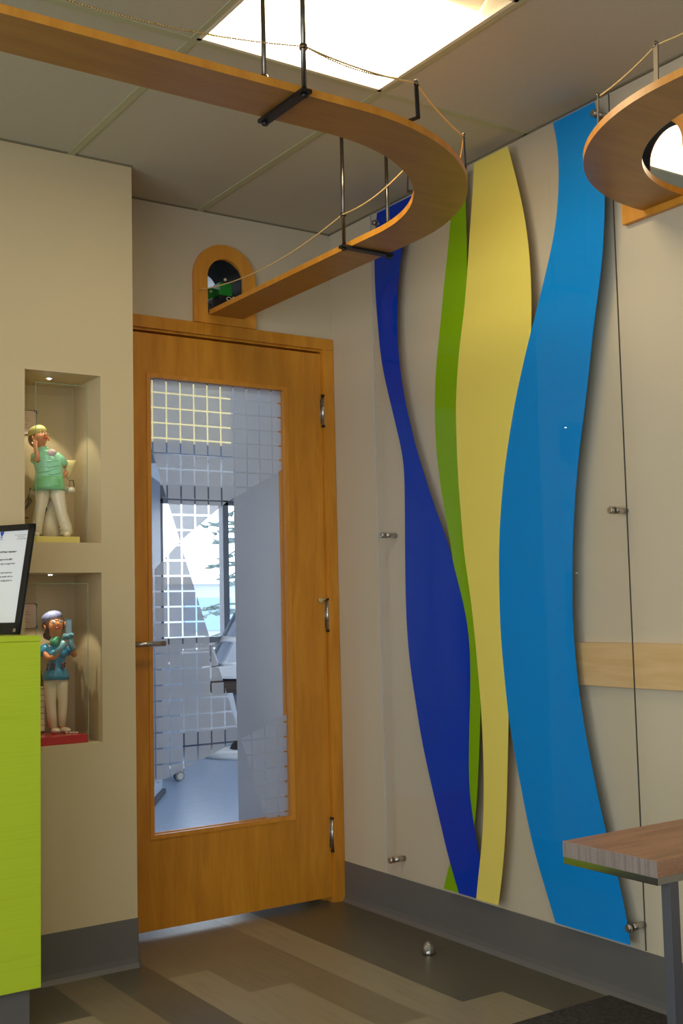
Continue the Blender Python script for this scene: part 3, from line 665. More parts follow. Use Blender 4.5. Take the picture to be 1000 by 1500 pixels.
# ------------------------------------------------------------------ niches: glass covers, spot lights, certificates
LED = M('led', (1, 1, 1, 1), emit=(1, .93, .78, 1), es=60)
GEDGE = M('glass_edge', lin(126, 160, 136), .2)
for z0, z1, lab_ in ((1.363, 1.914, 'upper'), (.722, 1.266, 'lower')):
    gc = empty('display_cover', (-1.224, -.155, z0), label='clear glass display cover around the figurine in the %s niche' % lab_, cat='display case')
    X0, X1, Y0, Y1, Zt = -.086, .086, -.093, .105, z1 - z0 - .035
    m = MB()
    for a, b in (((X0, Y0, .001), (X1, Y0 + .002, Zt)), ((X0, Y0, .001), (X0 + .002, Y1, Zt)), ((X1 - .002, Y0, .001), (X1, Y1, Zt)), ((X0, Y0, Zt), (X1, Y1, Zt + .002))): m.box(a, b)
    m.build('glass', GLASS, gc)
    m = MB()
    for X in (X0, X1): m.box((X - .0008, Y0 - .0008, .001), (X + .0008, Y0 + .0008, Zt))
    m.box((X0, Y0 - .0006, Zt), (X1, Y0 + .0006, Zt + .0015)); m.build('glass_edge', GEDGE, gc)
    lx, ly = (-1.240, -.175) if lab_ == 'upper' else (-1.246, -.20)
    sp = empty('niche_spotlight', (lx, ly, z1), label='tiny round spotlight in the ceiling of the %s niche' % lab_, cat='spotlight')
    m = MB(); m.cyl((0, 0, -.004), (0, 0, -.0002), .011, n=24); m.build('bezel', WMET, sp)
    m = MB(); m.cyl((0, 0, -.0052), (0, 0, -.0040), .0055, n=20); m.build('lens', LED, sp)
    ld = bpy.data.lights.new('niche_lamp', 'SPOT'); ld.energy = 1.5; ld.spot_size = R(78); ld.spot_blend = .25; ld.shadow_soft_size = .004; ld.color = (1, .90, .70)
    lo_ = bpy.data.objects.new('niche_lamp', ld); link(lo_, sp); lo_.location = (0, 0, -.010); lo_.rotation_euler = (R(6), R(0), 0)
    cz = z0 + (.462 if lab_ == 'upper' else .450)
    ce = empty('certificate', (-1.285, -.0300, cz), label='small pink framed certificate on the back of the %s niche' % lab_, cat='certificate')
    m = MB(); m.box((-.052, -.004, -.084), (.052, -.0005, .0), bev=.0008); m.build('backing', M('maroon_board', lin(96, 40, 34), .6), ce)
    m = MB(); m.box((-.050, -.0052, -.082), (.050, -.004, -.002)); m.build('page', M('pink_paper', lin(240, 214, 196), .6), ce)
    for sx in (-1, 1):
        for zc, sz in ((0, -1), (-.084, 1)):
            t = bmesh.new(); pp = [(sx * .0525, zc - sz * .0005), (sx * .040, zc - sz * .0005), (sx * .0525, zc + sz * .013)]
            v0 = [t.verts.new((p[0], -.0065, p[1])) for p in pp]; v1 = [t.verts.new((p[0], -.0035, p[1])) for p in pp]
            t.faces.new(v0); t.faces.new(v1[::-1])
            for k in range(3): t.faces.new([v0[k], v0[(k + 1) % 3], v1[(k + 1) % 3], v1[k]])
            bmesh.ops.recalc_face_normals(t, faces=t.faces[:]); m = MB(); m.merge(t); m.build('corner', BLACK, ce)
    m = MB()
    for k, (wd, zz) in enumerate(((.02, -.012), (.05, -.028), (.062, -.036), (.04, -.05), (.05, -.06))): m.box((-wd / 2, -.0056, zz - .0015), (wd / 2, -.0050, zz))
    m.build('print', M('faded_print', lin(176, 140, 118), .7), ce)
# ------------------------------------------------------------------ figurines
SK = M('figure_skin', lin(214, 142, 92), .35, coat=.3); HAIR = M('figure_hair', lin(92, 50, 34), .4, coat=.3)
def skin(name, pts, edges, mat, parent, sub=2):
    """pts {name:(x,y,z,r)}"""
    ks = list(pts); me = bpy.data.meshes.new(name)
    me.from_pydata([pts[k][:3] for k in ks], [(ks.index(a), ks.index(b)) for a, b in edges], [])
    o = bpy.data.objects.new(name, me); link(o)
    md = o.modifiers.new('s', 'SKIN'); md.use_smooth_shade = True
    sv = me.skin_vertices[0].data
    for i, k in enumerate(ks):
        q = pts[k]; sv[i].radius = (q[3], q[4] if len(q) > 4 else q[3]); sv[i].use_root = (i == 0)
    s2 = o.modifiers.new('ss', 'SUBSURF'); s2.levels = sub; s2.render_levels = sub
    dg = bpy.context.evaluated_depsgraph_get(); dg.update(); m2 = bpy.data.meshes.new_from_object(o.evaluated_get(dg))
    bpy.data.objects.remove(o); m2.materials.clear(); m2.materials.append(mat); m2.name = name
    o = bpy.data.objects.new(name, m2); link(o, parent); return o
def chain(pts, edges, pre, root, lst):
    prev = root
    for i, q in enumerate(lst): k = pre + str(i); pts[k] = q; edges.append((prev, k)); prev = k
    return prev
def hand(pts, edges, wrist, pre, palm, dirv, side, mat_up, s=1.0, curl=.4):
    """palm + five fingers; dirv finger direction, side across the palm, mat_up palm normal"""
    W_ = Vector(pts[wrist][:3]); d = Vector(dirv).normalized(); sd = Vector(side).normalized(); up = Vector(mat_up).normalized()
    pc = W_ + d * .06 * s; pts[pre + 'p'] = (*pc, .034 * s, .020 * s); edges.append((wrist, pre + 'p'))
    for i, (o, ln) in enumerate(((-.030, .070), (-.010, .082), (.011, .076), (.030, .058))):
        b = pc + d * .035 * s + sd * o * s; k = pre + 'f%d' % i
        pts[k + 'a'] = (*b, .012 * s); edges.append((pre + 'p', k + 'a'))
        c1 = b + (d * math.cos(curl) + up * math.sin(curl)) * ln * .55 * s; pts[k + 'b'] = (*c1, .0105 * s); edges.append((k + 'a', k + 'b'))
        c2 = c1 + (d * math.cos(curl * 2.2) + up * math.sin(curl * 2.2)) * ln * .45 * s; pts[k + 'c'] = (*c2, .009 * s); edges.append((k + 'b', k + 'c'))
    b = pc - sd * .034 * s - d * .02 * s; pts[pre + 't0'] = (*b, .014 * s); edges.append((pre + 'p', pre + 't0'))
    c = b - sd * .022 * s + d * .035 * s + up * .01 * s; pts[pre + 't1'] = (*c, .011 * s); edges.append((pre + 't0', pre + 't1'))
YAW = -.5931666
def face(root, hc, hr, tilt, cols):
    """small face parts in head frame"""
    F = Matrix.Translation(hc) @ tilt
    def T(m, name, mat): o = m.build(name, mat, root); o.data.transform(F); return o
    m = MB(); m.ball((0, -hr * 1.02, -.01), hr * .17, (.75, 1.1, 1.3)); m.ball((0, -hr * .95, hr * .2), hr * .10, (.7, 1, 2)); T(m, 'nose', SK)
    m = MB()
    for s in (-1, 1):
        m.tube([(s * hr * .36 + hr * .25 * math.cos(q * math.pi / 6), -hr * .98 + hr * .12 * abs(math.cos(q * math.pi / 6)) * .2, hr * .22 + hr * .19 * math.sin(q * math.pi / 6)) for q in range(13)], hr * .035, n=6)
        m.tube([(s * hr * .60, -hr * .93, hr * .24), (s * hr * .98, -hr * .2, hr * .26)], hr * .03, n=6)
    m.tube([(-hr * .12, -hr * 1.04, hr * .24), (hr * .12, -hr * 1.04, hr * .24)], hr * .03, n=6)
    T(m, 'glasses', cols['glasses'])
    for s in (-1, 1):
        m = MB(); m.ball((s * hr * .34, -hr * .86, hr * .20), hr * .12, (1.3, .5, .8)); T(m, 'eye', PAPER)
        m = MB(); m.ball((s * hr * .34, -hr * .925, hr * .20), hr * .055, (1, .5, 1)); T(m, 'pupil', BLACK)
    m = MB(); m.ball((0, -hr * .88, -hr * .40), hr * .20, (1.3, .5, .45)); T(m, 'lips', M('red_lips', lin(196, 60, 44), .35))
    for s in (-1, 1):
        m = MB(); m.ball((s * hr * .93, -hr * .02, hr * .05), hr * .17, (.45, .8, 1.3)); T(m, 'ear', SK)
# ---- upper figurine: mint tunic, leaning back, hand on head
S1 = .2135
f1 = empty('dental_figurine', (-1.225, -.145, 1.363), label='figurine in mint green tunic leaning back, hand to its head, upper niche', cat='figurine')
MINT = M('mint_glaze', lin(156, 232, 190), .35, coat=.4); CREAM = M('cream_glaze', lin(226, 216, 184), .4, coat=.3); YB = M('yellow_glaze', lin(214, 200, 108), .4)
MINT2 = M('green_glaze', lin(128, 206, 144), .35, coat=.4)
body = empty_mesh = None
TM = Matrix.Translation((0, 0, .022)) @ Matrix.Rotation(-.345, 4, 'Z') @ Matrix.Scale(S1, 4)
def fix(root, TMx):
    for c_ in list(root.children):
        if c_.type == 'MESH' and not c_.get('fixed'): c_.data.transform(TMx); c_['fixed'] = 1
        for d_ in c_.children:
            if d_.type == 'MESH' and not d_.get('fixed'): d_.data.transform(TMx); d_['fixed'] = 1
def unfix(root):
    for c_ in list(root.children):
        for q in [c_] + list(c_.children):
            if 'fixed' in q: del q['fixed']
pts = {'pel': (-.01, 0, .86, .12, .10)}; ed = []
chain(pts, ed, 'sp', 'pel', [(-.02, 0, 1.02, .12, .10), (-.04, -.01, 1.18, .14, .11), (-.07, -.01, 1.30, .13, .09), (-.115, 0, 1.39, .055), (-.145, -.01, 1.45, .075), (-.148, -.015, 1.54, .145, .145), (-.165, .0, 1.63, .11)])
chain(pts, ed, 'la', 'sp2', [(-.21, .0, 1.29, .062), (-.225, -.09, 1.21, .052), (-.185, -.16, 1.17, .045), (-.20, -.15, 1.28, .04), (-.225, -.12, 1.40, .034)])
chain(pts, ed, 'ra', 'sp2', [(.10, .0, 1.27, .062), (.20, .06, 1.18, .054), (.27, .10, 1.08, .046), (.23, .06, 1.00, .040), (.17, .03, .95, .034)])
hand(pts, ed, 'la4', 'lh', None, (.05, .25, 1), (1, 0, 0), (.3, 1, 0), 1.0, .3)
hand(pts, ed, 'ra4', 'rh', None, (-1, -.1, -.2), (0, 0, 1), (0, -1, 0), .9, .5)
for s, hx, kx, ax in ((-1, -.11, -.15, -.215), (1, .10, .15, .235)):
    p = 'L' if s < 0 else 'Rr'
    chain(pts, ed, p, 'pel', [(hx, 0, .78, .095), (kx, -.04, .44, .065), (ax, 0, .09, .045), (ax + .01 * s, -.08, .04, .042), (ax + .02 * s, -.17, .035, .034)])
b1 = skin('body', pts, ed, SK, f1)
m = MB(); m.loft([(-.02, 0, .735, .245, .18), (-.02, 0, .80, .235, .18), (-.02, 0, .93, .215, .165), (-.02, 0, 1.03, .205, .16), (-.035, -.01, 1.14, .215, .16), (-.05, -.01, 1.24, .215, .15), (-.065, -.01, 1.30, .19, .125), (-.09, 0, 1.36, .12, .09), (-.12, 0, 1.42, .07, .065)], n=28)
m.tube([(-.17, 0, 1.28), (-.215, -.03, 1.25), (-.225, -.09, 1.19)], [.085, .085, .075], n=14); m.tube([(.06, 0, 1.28), (.14, .03, 1.22), (.21, .065, 1.15)], [.085, .085, .078], n=14)
tu = m.build('tunic', MINT, f1)
m = MB(); m.loft([(-.02, -.004, .733, .249, .186), (-.02, -.004, .80, .239, .186), (-.02, -.004, .90, .223, .175), (-.02, -.004, .945, .217, .168)], n=28); m.tube([(.02, -.180, .92), (.02, -.186, .80), (.13, -.165, .79), (.14, -.155, .90)], .008, n=6); m.build('pocket_panel', MINT2, tu)
m = MB()
for (x0, z0, x1, z1) in ((-.18, 1.00, .10, 1.07), (-.16, 1.08, .14, 1.12), (-.15, 1.17, .12, 1.19), (-.12, .97, .15, 1.0)): m.tube([(x0, -.125, z0), ((x0 + x1) / 2, -.168, (z0 + z1) / 2 - .01), (x1, -.135, z1)], [.008, .018, .008], n=8)
m.build('cloth_folds', MINT, tu)
m = MB()
for s, hx, kx, ax in ((-1, -.11, -.15, -.215), (1, .10, .15, .235)):
    rings = [(hx, 0, .80), (hx * 1.1, -.01, .66), (kx, -.04, .46), (kx * 1.15, -.03, .35), (ax, 0, .16), (ax, 0, .05)]
    m.tube(rings, [.115, .112, .092, .085, .092, .10], n=16)
    for q in (.14, .19, .25, .5, .58): m.tube([(kx + (ax - kx) * (1 - q * 1.6) - .085, -.03, q), (kx + (ax - kx) * (1 - q * 1.6), -.11, q - .015), (kx + (ax - kx) * (1 - q * 1.6) + .085, -.02, q)], .009, n=6)
m.build('trousers', CREAM, f1)
for ax in (-.215, .245):
    m = MB(); m.ball((ax, -.09, .045), .06, (1, 1.9, .75)); m.build('shoe', CREAM, f1)
hc = Vector((-.145, -.02, 1.54)); tilt = Matrix.Rotation(R(30), 4, 'Z') @ Matrix.Rotation(R(-20), 4, 'X')
face(f1, hc, .150, tilt, {'glasses': M('gold_wire', lin(190, 160, 96), .3, .8)})
m = MB(); m.ball((-.205, .05, 1.545), .140, (.95, 1, 1.05)); m.build('hair', HAIR, f1)
m = MB(); m.ball((-.200, .035, 1.650), .148, (1.0, 1.0, .66), rot=Matrix.Rotation(R(-22), 4, 'Y') @ Matrix.Rotation(R(-14), 4, 'X')); m.build('surgical_cap', M('pale_green_glaze', lin(206, 208, 128), .4), f1)
m = MB(); m.ball((.02, -.14, 1.31), .055, (1.3, .6, 1)); m.ball((.045, -.165, 1.315), .028, (1.2, .5, 1)); m.build('rosette', M('pink_white_glaze', lin(228, 206, 200), .4), f1)
m = MB(); m.loft([(.26, .10, .93, .02, .02), (.275, .09, 1.02, .045, .04), (.285, .09, 1.12, .085, .06), (.29, .09, 1.215, .115, .07)], n=18); m.build('paper_bag', M('cream_yellow_glaze', lin(220, 206, 134), .45), f1)
# chair with cables behind the legs
m = MB(); m.tube([(.0, .14, .02), (.0, .15, .3), (.0, .16, .62)], [.17, .12, .10], n=16); m.loft([(0, .15, .01, .22, .12), (0, .15, .12, .19, .1), (0, .15, .2, .14, .09)], n=20)
m.tube([(-.02, .16, .60), (-.18, .16, .68), (-.34, .12, .72)], [.05, .055, .04], n=10); m.tube([(.02, .16, .68), (.2, .14, .74), (.30, .1, .76)], [.05, .05, .055], n=10)
m.ball((.315, .06, .75), .065, (1, 1, .75)); m.build('dental_chair', CREAM, f1)
m = MB(); m.tube([(-.30, .05, .78), (-.34, .02, .60), (-.40, 0, .52), (-.36, 0, .46), (-.28, .02, .58), (-.30, .02, .62), (-.40, 0, .40), (-.42, 0, .32), (-.33, .0, .31)], .012, n=8); m.build('cable', M('dark_cable', lin(46, 46, 50), .4), f1); m = MB(); m.tube([(-.10, -.1, .56), (-.06, -.06, .44), (-.10, -.02, .34), (-.14, .0, .2)], .012, n=8); m.build('cable', BLACK, f1); m = MB(); m.tube([(.28, .03, .80), (.29, .02, .90), (.34, .02, .90), (.36, .02, .80)], .008, n=6)
m.build('light_arm', BLACK, f1)
fix(f1, TM)
m = MB(); m.box((-.098, -.080, .0005), (.070, .085, .022), bev=.002); o = m.build('base', YB, f1)
# ---- lower figurine: blue tunic, taking a picture
S2 = .238
f2 = empty('dental_figurine', (-1.201, -.140, .722), label='figurine in blue tunic and gloves holding up a phone, lower niche', cat='figurine')
BLT = M('blue_glaze', lin(52, 138, 178), .35, coat=.4); GLV = M('pale_blue_glaze', lin(120, 176, 196), .35, coat=.4)
pts = {'pel': (-.03, 0, .80, .10, .09)}; ed = []
chain(pts, ed, 'sp', 'pel', [(-.02, 0, .93, .085, .075), (-.01, -.02, 1.06, .11, .09), (-.01, -.01, 1.17, .10, .075), (-.02, 0, 1.25, .048), (-.03, -.01, 1.33, .07), (-.035, -.02, 1.44, .145, .14), (-.05, -.01, 1.58, .115)])
chain(pts, ed, 'la', 'sp2', [(-.16, .0, 1.16, .052), (-.19, -.03, 1.10, .046), (-.11, -.13, 1.02, .042), (-.03, -.20, 1.04, .038), (.06, -.22, 1.17, .034)])
chain(pts, ed, 'ra', 'sp2', [(.11, .0, 1.15, .052), (.19, -.02, 1.10, .046), (.235, -.06, 1.04, .042), (.22, -.15, 1.10, .036), (.18, -.21, 1.20, .032)])
chain(pts, ed, 'L', 'pel', [(-.09, 0, .72, .085), (-.09, -.02, .42, .060), (-.06, .0, .08, .042), (-.05, -.07, .035, .038), (-.03, -.14, .03, .032)])
chain(pts, ed, 'Rr', 'pel', [(.05, 0, .72, .085), (.07, .0, .42, .058), (.06, .02, .08, .040), (.08, -.05, .035, .038), (.12, -.12, .03, .032)])
hand(pts, ed, 'la4', 'lh', None, (.45, -.05, .9), (-.9, 0, .4), (.1, 1, 0), 1.15, .5)
hand(pts, ed, 'ra4', 'rh', None, (-.25, -.05, 1), (1, 0, .2), (-.3, .9, 0), 1.15, .6)
skin('body', pts, ed, SK, f2)
m = MB(); m.loft([(-.02, 0, .725, .185, .15), (-.02, 0, .79, .178, .145), (-.02, 0, .88, .135, .115), (-.01, 0, .95, .108, .095), (-.005, -.02, 1.06, .135, .12), (-.01, -.015, 1.14, .145, .105), (-.015, -.01, 1.19, .115, .085), (-.02, 0, 1.23, .065, .062)], n=28)
m.tube([(-.11, 0, 1.17), (-.17, -.01, 1.15), (-.23, -.03, 1.06)], [.062, .066, .072], n=14); m.tube([(.08, 0, 1.16), (.14, -.01, 1.14), (.19, -.03, 1.08)], [.062, .062, .066], n=14)
for s in (-1, 1): m.ball((s * .065 + .01, -.105, 1.08), .062, (1, .8, .95))
tu = m.build('tunic', BLT, f2)
m = MB()
for (x, z) in ((-.14, .90), (-.09, .905), (-.05, .90), (.06, .905), (.09, .92)): m.tube([(x, -.12, z - .04), (x + .01, -.13, z + .03)], .011, n=6); m.ball((x + .012, -.13, z + .035), .016)
m.build('pocket_tools', M('dark_red_glaze', lin(110, 60, 60), .4), tu)
m = MB(); m.tube([(-.03, -.05, 1.27), (-.02, -.08, 1.23), (.0, -.09, 1.18)], [.075, .068, .03], n=12); m.build('scarf', M('teal_green_glaze', lin(84, 170, 130), .35), tu)
m = MB()
m.tube([(-.09, 0, .76), (-.09, 0, .62), (-.095, -.02, .42), (-.08, 0, .25), (-.06, 0, .08)], [.10, .092, .074, .066, .062], n=16)
m.tube([(.05, 0, .76), (.055, 0, .62), (.07, 0, .42), (.065, .01, .25), (.06, .02, .09)], [.098, .088, .068, .06, .056], n=16); m.ball((-.02, 0, .76), .12, (1.3, 1, .9))
m.build('trousers', CREAM, f2)
m = MB(); m.ball((-.03, -.075, .042), .058, (1, 2.0, .7), rot=Matrix.Rotation(R(20), 4, 'Z')); m.build('shoe', CREAM, f2); m = MB(); m.ball((.10, -.055, .038), .056, (1, 2.0, .7), rot=Matrix.Rotation(R(35), 4, 'Z')); m.build('shoe', CREAM, f2)
m = MB(); m.tube([(-.035, -.19, 1.06), (.06, -.22, 1.17), (.10, -.225, 1.25)], [.045, .042, .046], n=12); m.tube([(.215, -.17, 1.14), (.18, -.21, 1.20), (.165, -.215, 1.27)], [.043, .040, .046], n=12)
m.build('glove_cuffs', GLV, f2)
m = MB()
for cx, cz in ((.115, 1.285), (.17, 1.30)):
    m.ball((cx, -.215, cz), .046, (1, .7, 1.1))
    for k in range(4): m.tube([(cx - .03 + .02 * k, -.25, cz + .0), (cx - .025 + .02 * k, -.268, cz + .035), (cx - .02 + .018 * k, -.25, cz + .075 - .008 * abs(k - 1.5))], [.014, .013, .011], n=8)
m.tube([(.075, -.23, 1.27), (.075, -.25, 1.31), (.095, -.265, 1.35)], [.016, .014, .012], n=8); m.build('gloved_hands', GLV, f2)
m = MB(); m.box((.105, -.262, 1.33), (.195, -.248, 1.55), bev=.006); o = m.build('phone', M('phone_frame', lin(50, 96, 120), .35), f2)
m = MB(); m.box((.114, -.2632, 1.345), (.186, -.2618, 1.535)); m.build('phone_screen', M('phone_screen', lin(132, 158, 168), .3), o)
hc = Vector((-.03, -.02, 1.455)); tilt = Matrix.Rotation(R(14), 4, 'Z') @ Matrix.Rotation(R(-16), 4, 'X') @ Matrix.Rotation(R(-8), 4, 'Y')
face(f2, hc, .155, tilt, {'glasses': M('dark_wire', lin(96, 84, 60), .3, .6)})
m = MB(); m.ball((-.055, .035, 1.47), .155, (1, 1, 1)); m.ball((-.11, .05, 1.33), .085, (1, 1, .8)); m.build('hair', HAIR, f2)
CAPM = M('cap_glaze', lin(140, 148, 190), .35, var=.35, vscale=260); m = MB(); m.ball((-.075, .03, 1.565), .150, (1.0, 1.0, .62), rot=Matrix.Rotation(R(-18), 4, 'Y') @ Matrix.Rotation(R(-22), 4, 'X')); m.build('surgical_cap', CAPM, f2)
m = MB()
for k in range(7): m.box((-.42, .02, .03 + .082 * k), (-.17, .2, .03 + .082 * k + .076), bev=.006)
m.box((-.43, .01, .61), (-.165, .21, .64), bev=.004); m.build('drawer_tower', CREAM, f2)
m = MB(); m.loft([(-.24, .08, .6402, .05, .05), (-.24, .08, .76, .045, .045), (-.235, .08, .80, .02, .02), (-.235, .08, .85, .02, .02)], n=14); m.build('bottle', M('amber_glaze', lin(150, 116, 40), .3), f2)
for x, y in ((.12, -.16), (.17, -.18), (.21, -.15), (.25, -.20)):
    m = MB(); m.ball((x, y, .012), .018, (1.3, 1, .6)); m.build('loose_tooth', CREAM, f2)
TM2 = Matrix.Translation((0, 0, .027)) @ Matrix.Rotation(-.345, 4, 'Z') @ Matrix.Scale(S2, 4)
fix(f2, TM2)
m = MB(); m.box((-.135, -.108, .0005), (.063, .080, .027), bev=.0015); m.build('base', M('red_glaze', lin(176, 14, 10), .25, coat=.5), f2)
unfix(f1); unfix(f2)
# ------------------------------------------------------------------ treatment room behind the door
BX0, BX1, BY1 = -1.6, 4.2, 5.0
m = MB(); m.box((BX0, WT, -.08), (BX1, BY1, .001)); struct(m.build('floor', BFLOOR))
m = MB(); m.box((BX0, WT, H), (BX1, BY1 + .1, H + .05)); bceil = struct(m.build('ceiling', M('treatment_ceiling', lin(200, 200, 196), .9)))
m = MB(); m.box((BX0 - .1, WT, 0), (BX0, BY1, H)); struct(m.build('wall_treatment_left', WHITEW))
m = MB(); m.box((BX1, WT, 0), (BX1 + .1, BY1, H)); struct(m.build('wall_treatment_right', WHITEW))
WX0, WX1, WZ0, WZ1 = 1.548, 3.6, .86, 2.085
m = MB(); m.box((BX0, BY1, 0), (WX0, BY1 + .15, H)); m.box((WX1, BY1, 0), (BX1, BY1 + .15, H)); m.box((WX0, BY1, 0), (WX1, BY1 + .15, WZ0)); m.box((WX0, BY1, WZ1), (WX1, BY1 + .15, H))
struct(m.build('wall_treatment_back', WHITEW))
m = MB(); m.box((BX0, BY1 - .012, 0), (BX1, BY1, .12)); struct(m.build('baseboard_treatment', DKBLUE))
wn = empty('window_1', (0, BY1, 0), kind='structure')
m = MB()
for X in (WX0, 2.17, 2.9, WX1 - .05): m.box((X, .02, WZ0), (X + .055, .10, WZ1))
m.box((WX0, .02, WZ0), (WX1, .10, WZ0 + .05)); m.box((WX0, .02, WZ1 - .04), (WX1, .10, WZ1)); m.build('window_frame', M('dark_window_frame', lin(58, 66, 80), .4), wn)
m = MB(); m.box((WX0, .055, WZ0), (WX1, .061, WZ1)); m.build('pane', GLASS, wn)
m = MB(); m.box((WX0 - .1, BY1 - .09, WZ1 + .0), (WX1 + .1, BY1 - .001, WZ1 + .10), bev=.004)
tag(m.build('blind_cassette', M('blind_box', lin(44, 54, 74), .5)), 'dark roller blind cassette above the treatment room window', 'window blind')
m = MB(); m.box((-.10, WT, 0), (.02, .66, H)); struct(m.build('wall_partition', GREYW))
# soffit inside the door, warm lamplight put into its cream colour
m = MB(); m.box((BX0, 2.0, 2.07), (.62, 2.4, H)); struct(m.build('wall_soffit', M('soffit_cream_warm_lit', lin(224, 206, 150), .6)))
m = MB(); m.box((BX0, 1.98, 2.01), (.62, 2.4, 2.07)); struct(m.build('trim_4', DKBLUE))
# tall cabinet along the oblique left side
cab = empty('privacy_screen', (.594, 2.913, 0), math.atan2(.836, .542), label='tall blue-grey screen beyond the door glass, left of the bright window', cat='screen')
m = MB(); m.box((-.55, 0, .03), (0, .045, 2.05), bev=.004); m.build('panel', CABG, cab)
m = MB(); m.box((-.50, -.012, .14), (-.07, -.0005, 1.95), bev=.002); m.build('inset', DKBLUE, cab)
m = MB(); m.box((-.55, -.02, 0), (.0, .065, .03), bev=.003); m.build('foot_rail', DARKM, cab)
# dental chair
dc = empty('dental_chair', (1.90, 4.15, 0), -.55, label='white and grey dental chair half hidden by the partition', cat='dental chair')
m = MB(); m.loft([(0, 0, .0015, .34, .26), (0, 0, .03, .34, .26), (0, 0, .06, .26, .18)], n=32); m.build('base_plate', WPLAST, dc)
m = MB(); m.loft([(.05, 0, .05, .20, .15), (.05, 0, .13, .16, .12), (.05, 0, .17, .12, .09)], n=24); m.build('base_cover', BROWN, dc)
m = MB(); m.tube([(.05, 0, .12), (.0, 0, .30), (-.03, 0, .50)], [.09, .075, .085], n=18); m.build('lift_column', WPLAST, dc)
m = MB(); m.box((-.28, -.20, .50), (.22, .20, .60), bev=.03); m.build('seat_mechanism', BROWN, dc)
m = MB(); m.prism([(-.34, .62), (.3, .60), (.36, .66), (.30, .74), (-.30, .70), (-.38, .68)], 1, -.27, .27, bev=.02); m.build('seat', WPLAST, dc)
m = MB(); m.prism([(-.30, .72), (-.20, .70), (.10, 1.28), (.04, 1.34)], 1, -.24, .24, bev=.03); m.build('backrest', M('grey_upholstery', lin(150, 160, 176), .5), dc)
for s in (-1, 1):
    m = MB(); m.tube([(-.22, s * .30, .72), (-.26, s * .31, .86), (-.16, s * .31, .92), (.02, s * .30, .90)], .022, n=10); m.build('armrest', WPLAST, dc)
m = MB(); m.box((-.50, -.20, .80), (-.16, .16, .84), bev=.012); m.tube([(-.3, 0, .81), (-.2, .1, .72), (-.1, .2, .66)], .018, n=8); m.build('instrument_tray', WPLAST, dc)
# instrument cart with casters
st = empty('instrument_cart', (.845, 3.51, 0), math.atan2(.90, .435), label='blue-grey instrument cart on grey casters beyond the door glass', cat='cart')
m = MB(); m.box((-.19, -.17, .085), (.19, .17, .11), bev=.006); m.build('bottom_shelf', WPLAST, st)
m = MB(); m.box((-.18, -.16, .11), (.18, .16, .78), bev=.008); ca = m.build('cabinet_body', CABG, st)
for k in range(4):
    m = MB(); m.box((-.192, -.15, .13 + .16 * k), (-.181, .15, .13 + .16 * k + .145), bev=.003); dr = m.build('drawer', CABG, st)
    m = MB(); m.box((-.204, -.06, .13 + .16 * k + .105), (-.193, .06, .13 + .16 * k + .117), bev=.002); m.build('drawer_pull', STEEL, dr)
for px_, py_ in ((-.155, -.135), (-.155, .135), (.155, -.135), (.155, .135)):
    m = MB(); m.cyl((px_ - .018, py_ - .008, .034), (px_ + .018, py_ + .008, .034), .032, n=22); m.cyl((px_, py_, .04), (px_, py_, .086), .010); ca = m.build('caster', M('caster_grey', lin(84, 84, 88), .4), st)
    m = MB(); m.cyl((px_ - .023, py_ - .010, .034), (px_ - .018, py_ - .008, .034), .022, n=20); m.build('caster_hub', M('caster_hub', lin(150, 146, 142), .4), ca)
# ------------------------------------------------------------------ room behind the right wall (seen through its tunnel arch)
m = MB(); m.box((WR, -3.2, 2.05), (2.2, .0, 2.10)); struct(m.build('floor', BFLOOR))
m = MB(); m.box((WR, -3.2, H), (2.2, .0, H + .05)); c2 = m.build('ceiling', CEIL); struct(c2)
m = MB(); m.box((2.2, -3.2, 2.05), (2.3, .0, H)); m.box((WR, -.001, 2.05), (2.2, .0 , H)); m.box((WR, -3.3, 2.05), (2.2, -3.2, H)); struct(m.build('wall_far', WALL))
q = MB(); q.box((.345, -1.785, H - .1), (.945, -1.185, H + .1)); boolean(c2, q.build('cut', CEIL))
light(.343, -1.787, 'bright ceiling light seen through the tunnel arch at the right edge')
q = MB(); q.box((-.898, .502, H - .1), (-.302, 1.098, H + .1)); boolean(bceil, q.build('cut', CEIL))
LENSB = lens_mat('added_fill_diffuser_cool', 2.6); LENSB.node_tree.nodes['Principled BSDF'].inputs['Emission Color'].default_value = (.86, .93, 1, 1)
light(-.9, .5, 'added unseen ceiling light brightening the treatment room just behind the door', LENSB)  # lamp added out of view to brighten the door gap and partition
# ------------------------------------------------------------------ outside
SNOW = M('pale_ground', lin(220, 222, 224), .9)
m = MB(); m.box((-40, 5.6, -.6), (60, 90, -.5)); struct(m.build('ground', SNOW))
def building(x, y, w_, d_, h_, mat, label):
    b = empty('building', (x, y, -.5), label=label, cat='building')
    m = MB(); m.box((-w_ / 2, 0, 0), (w_ / 2, d_, h_)); m.build('wall', mat, b)
    m = MB(); m.box((-w_ / 2 - .2, -.2, h_), (w_ / 2 + .2, d_, h_ + .25)); m.build('roof', M('roof_trim', lin(196, 190, 180), .8), b)
    k = int(w_ // 3)
    for i in range(k):
        m = MB(); X = -w_ / 2 + 1 + 3 * i; m.box((X, -.05, h_ * .35), (X + 1.9, 0.01, h_ * .8)); m.build('window', M('far_glass', lin(110, 140, 180), .2), b)
building(17, 34, 16, 8, 2.6, M('far_wall', lin(150, 160, 176), .8), 'low pale blue building seen through the window beyond the door')
BARK = M('bark', lin(84, 78, 72), .9); NEED = M('needles', lin(86, 104, 104), .9)
tr = empty('conifer', (7.55, 14.2, -.5), label='sparse conifer outside the treatment room window', cat='tree')
m = MB(); m.tube([(0, 0, 0), (0, 0, 3), (0, 0, 6.2)], [.11, .07, .02], n=10)
m.build('trunk', BARK, tr)
m = MB(); rnd = random.Random(9)
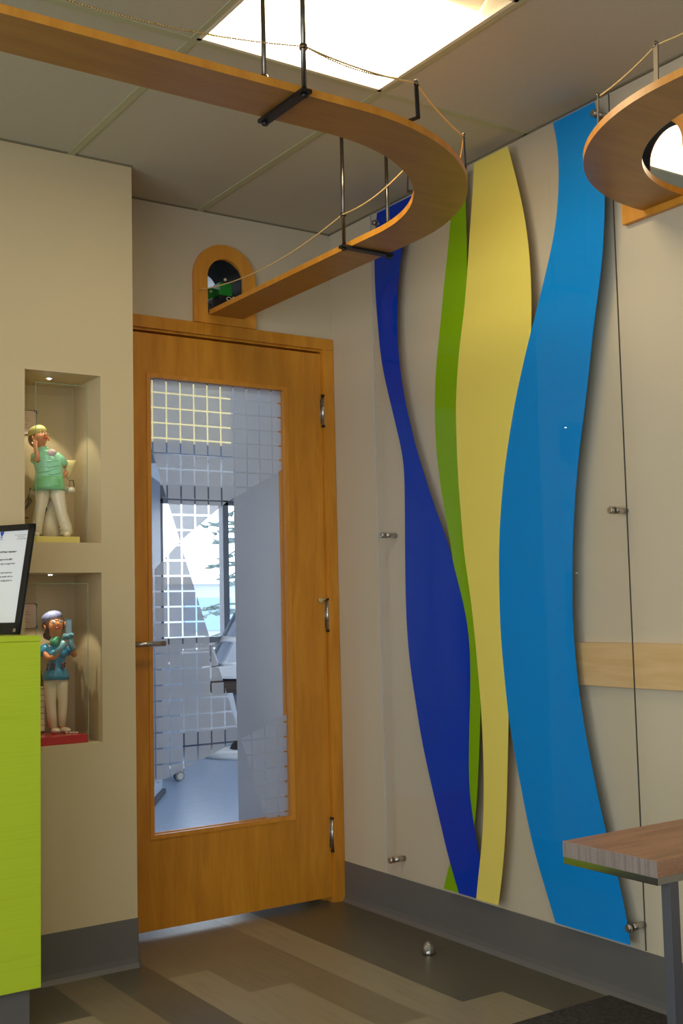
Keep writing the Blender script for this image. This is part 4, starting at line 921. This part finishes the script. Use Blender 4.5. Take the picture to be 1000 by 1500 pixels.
for k in range(44):
    z = 1.0 + 4.6 * k / 44; L_ = (6.4 - z) * .24 * rnd.uniform(.7, 1.1); a = rnd.uniform(0, 6.28)
    p0 = Vector((0, 0, z)); p1 = Vector((math.cos(a) * L_ * .55, math.sin(a) * L_ * .55, z + .02)); p2 = Vector((math.cos(a) * L_, math.sin(a) * L_, z - .10 * L_))
    m.tube([p0, p1, p2], [.022, .018, .006], n=5)
    for j in range(9):
        q = rnd.uniform(.3, 1); c_ = p0.lerp(p2, q); b_2 = a + rnd.uniform(-1.1, 1.1); ln = rnd.uniform(.1, .28) * (1.2 - q * .5)
        m.tube([c_, c_ + Vector((math.cos(b_2) * ln, math.sin(b_2) * ln, rnd.uniform(-.04, .06)))], [.035, .012], n=5)
m.build('branches', NEED, tr)
# ------------------------------------------------------------------ world and lamps
wd_ = bpy.data.worlds.new('sky'); SC.world = wd_; wd_.use_nodes = True
bg = wd_.node_tree.nodes['Background']; bg.inputs['Color'].default_value = (.78, .88, 1.0, 1); bg.inputs['Strength'].default_value = 2.85
def portal(loc, rot, sx, sy):
    l = bpy.data.lights.new('window_portal', 'AREA'); l.shape = 'RECTANGLE'; l.size = sx; l.size_y = sy; l.cycles.is_portal = True
    o = bpy.data.objects.new('window_portal', l); link(o); o.location = loc; o.rotation_euler = rot
portal(((WX0 + WX1) / 2, BY1 + .16, (WZ0 + WZ1) / 2), (R(-90), 0, 0), WX1 - WX0, WZ1 - WZ0)
portal((-3.65, YF - .13, 1.45), (R(90), 0, 0), 1.3, 2.0)
portal((XL - .13, -3.95, 1.185), (R(90), 0, R(-90)), 4.7, 2.13)
vs = SC.view_settings; vs.view_transform = 'Standard'; vs.look = 'None'; vs.exposure = .74; vs.gamma = 1; vs.use_curve_mapping = False
SC.cycles.use_denoising = True
SC.cycles.max_bounces = 10; SC.cycles.transparent_max_bounces = 24; SC.cycles.diffuse_bounces = 6
SC.cycles.sample_clamp_indirect = 6; SC.cycles.caustics_reflective = False; SC.cycles.caustics_refractive = False
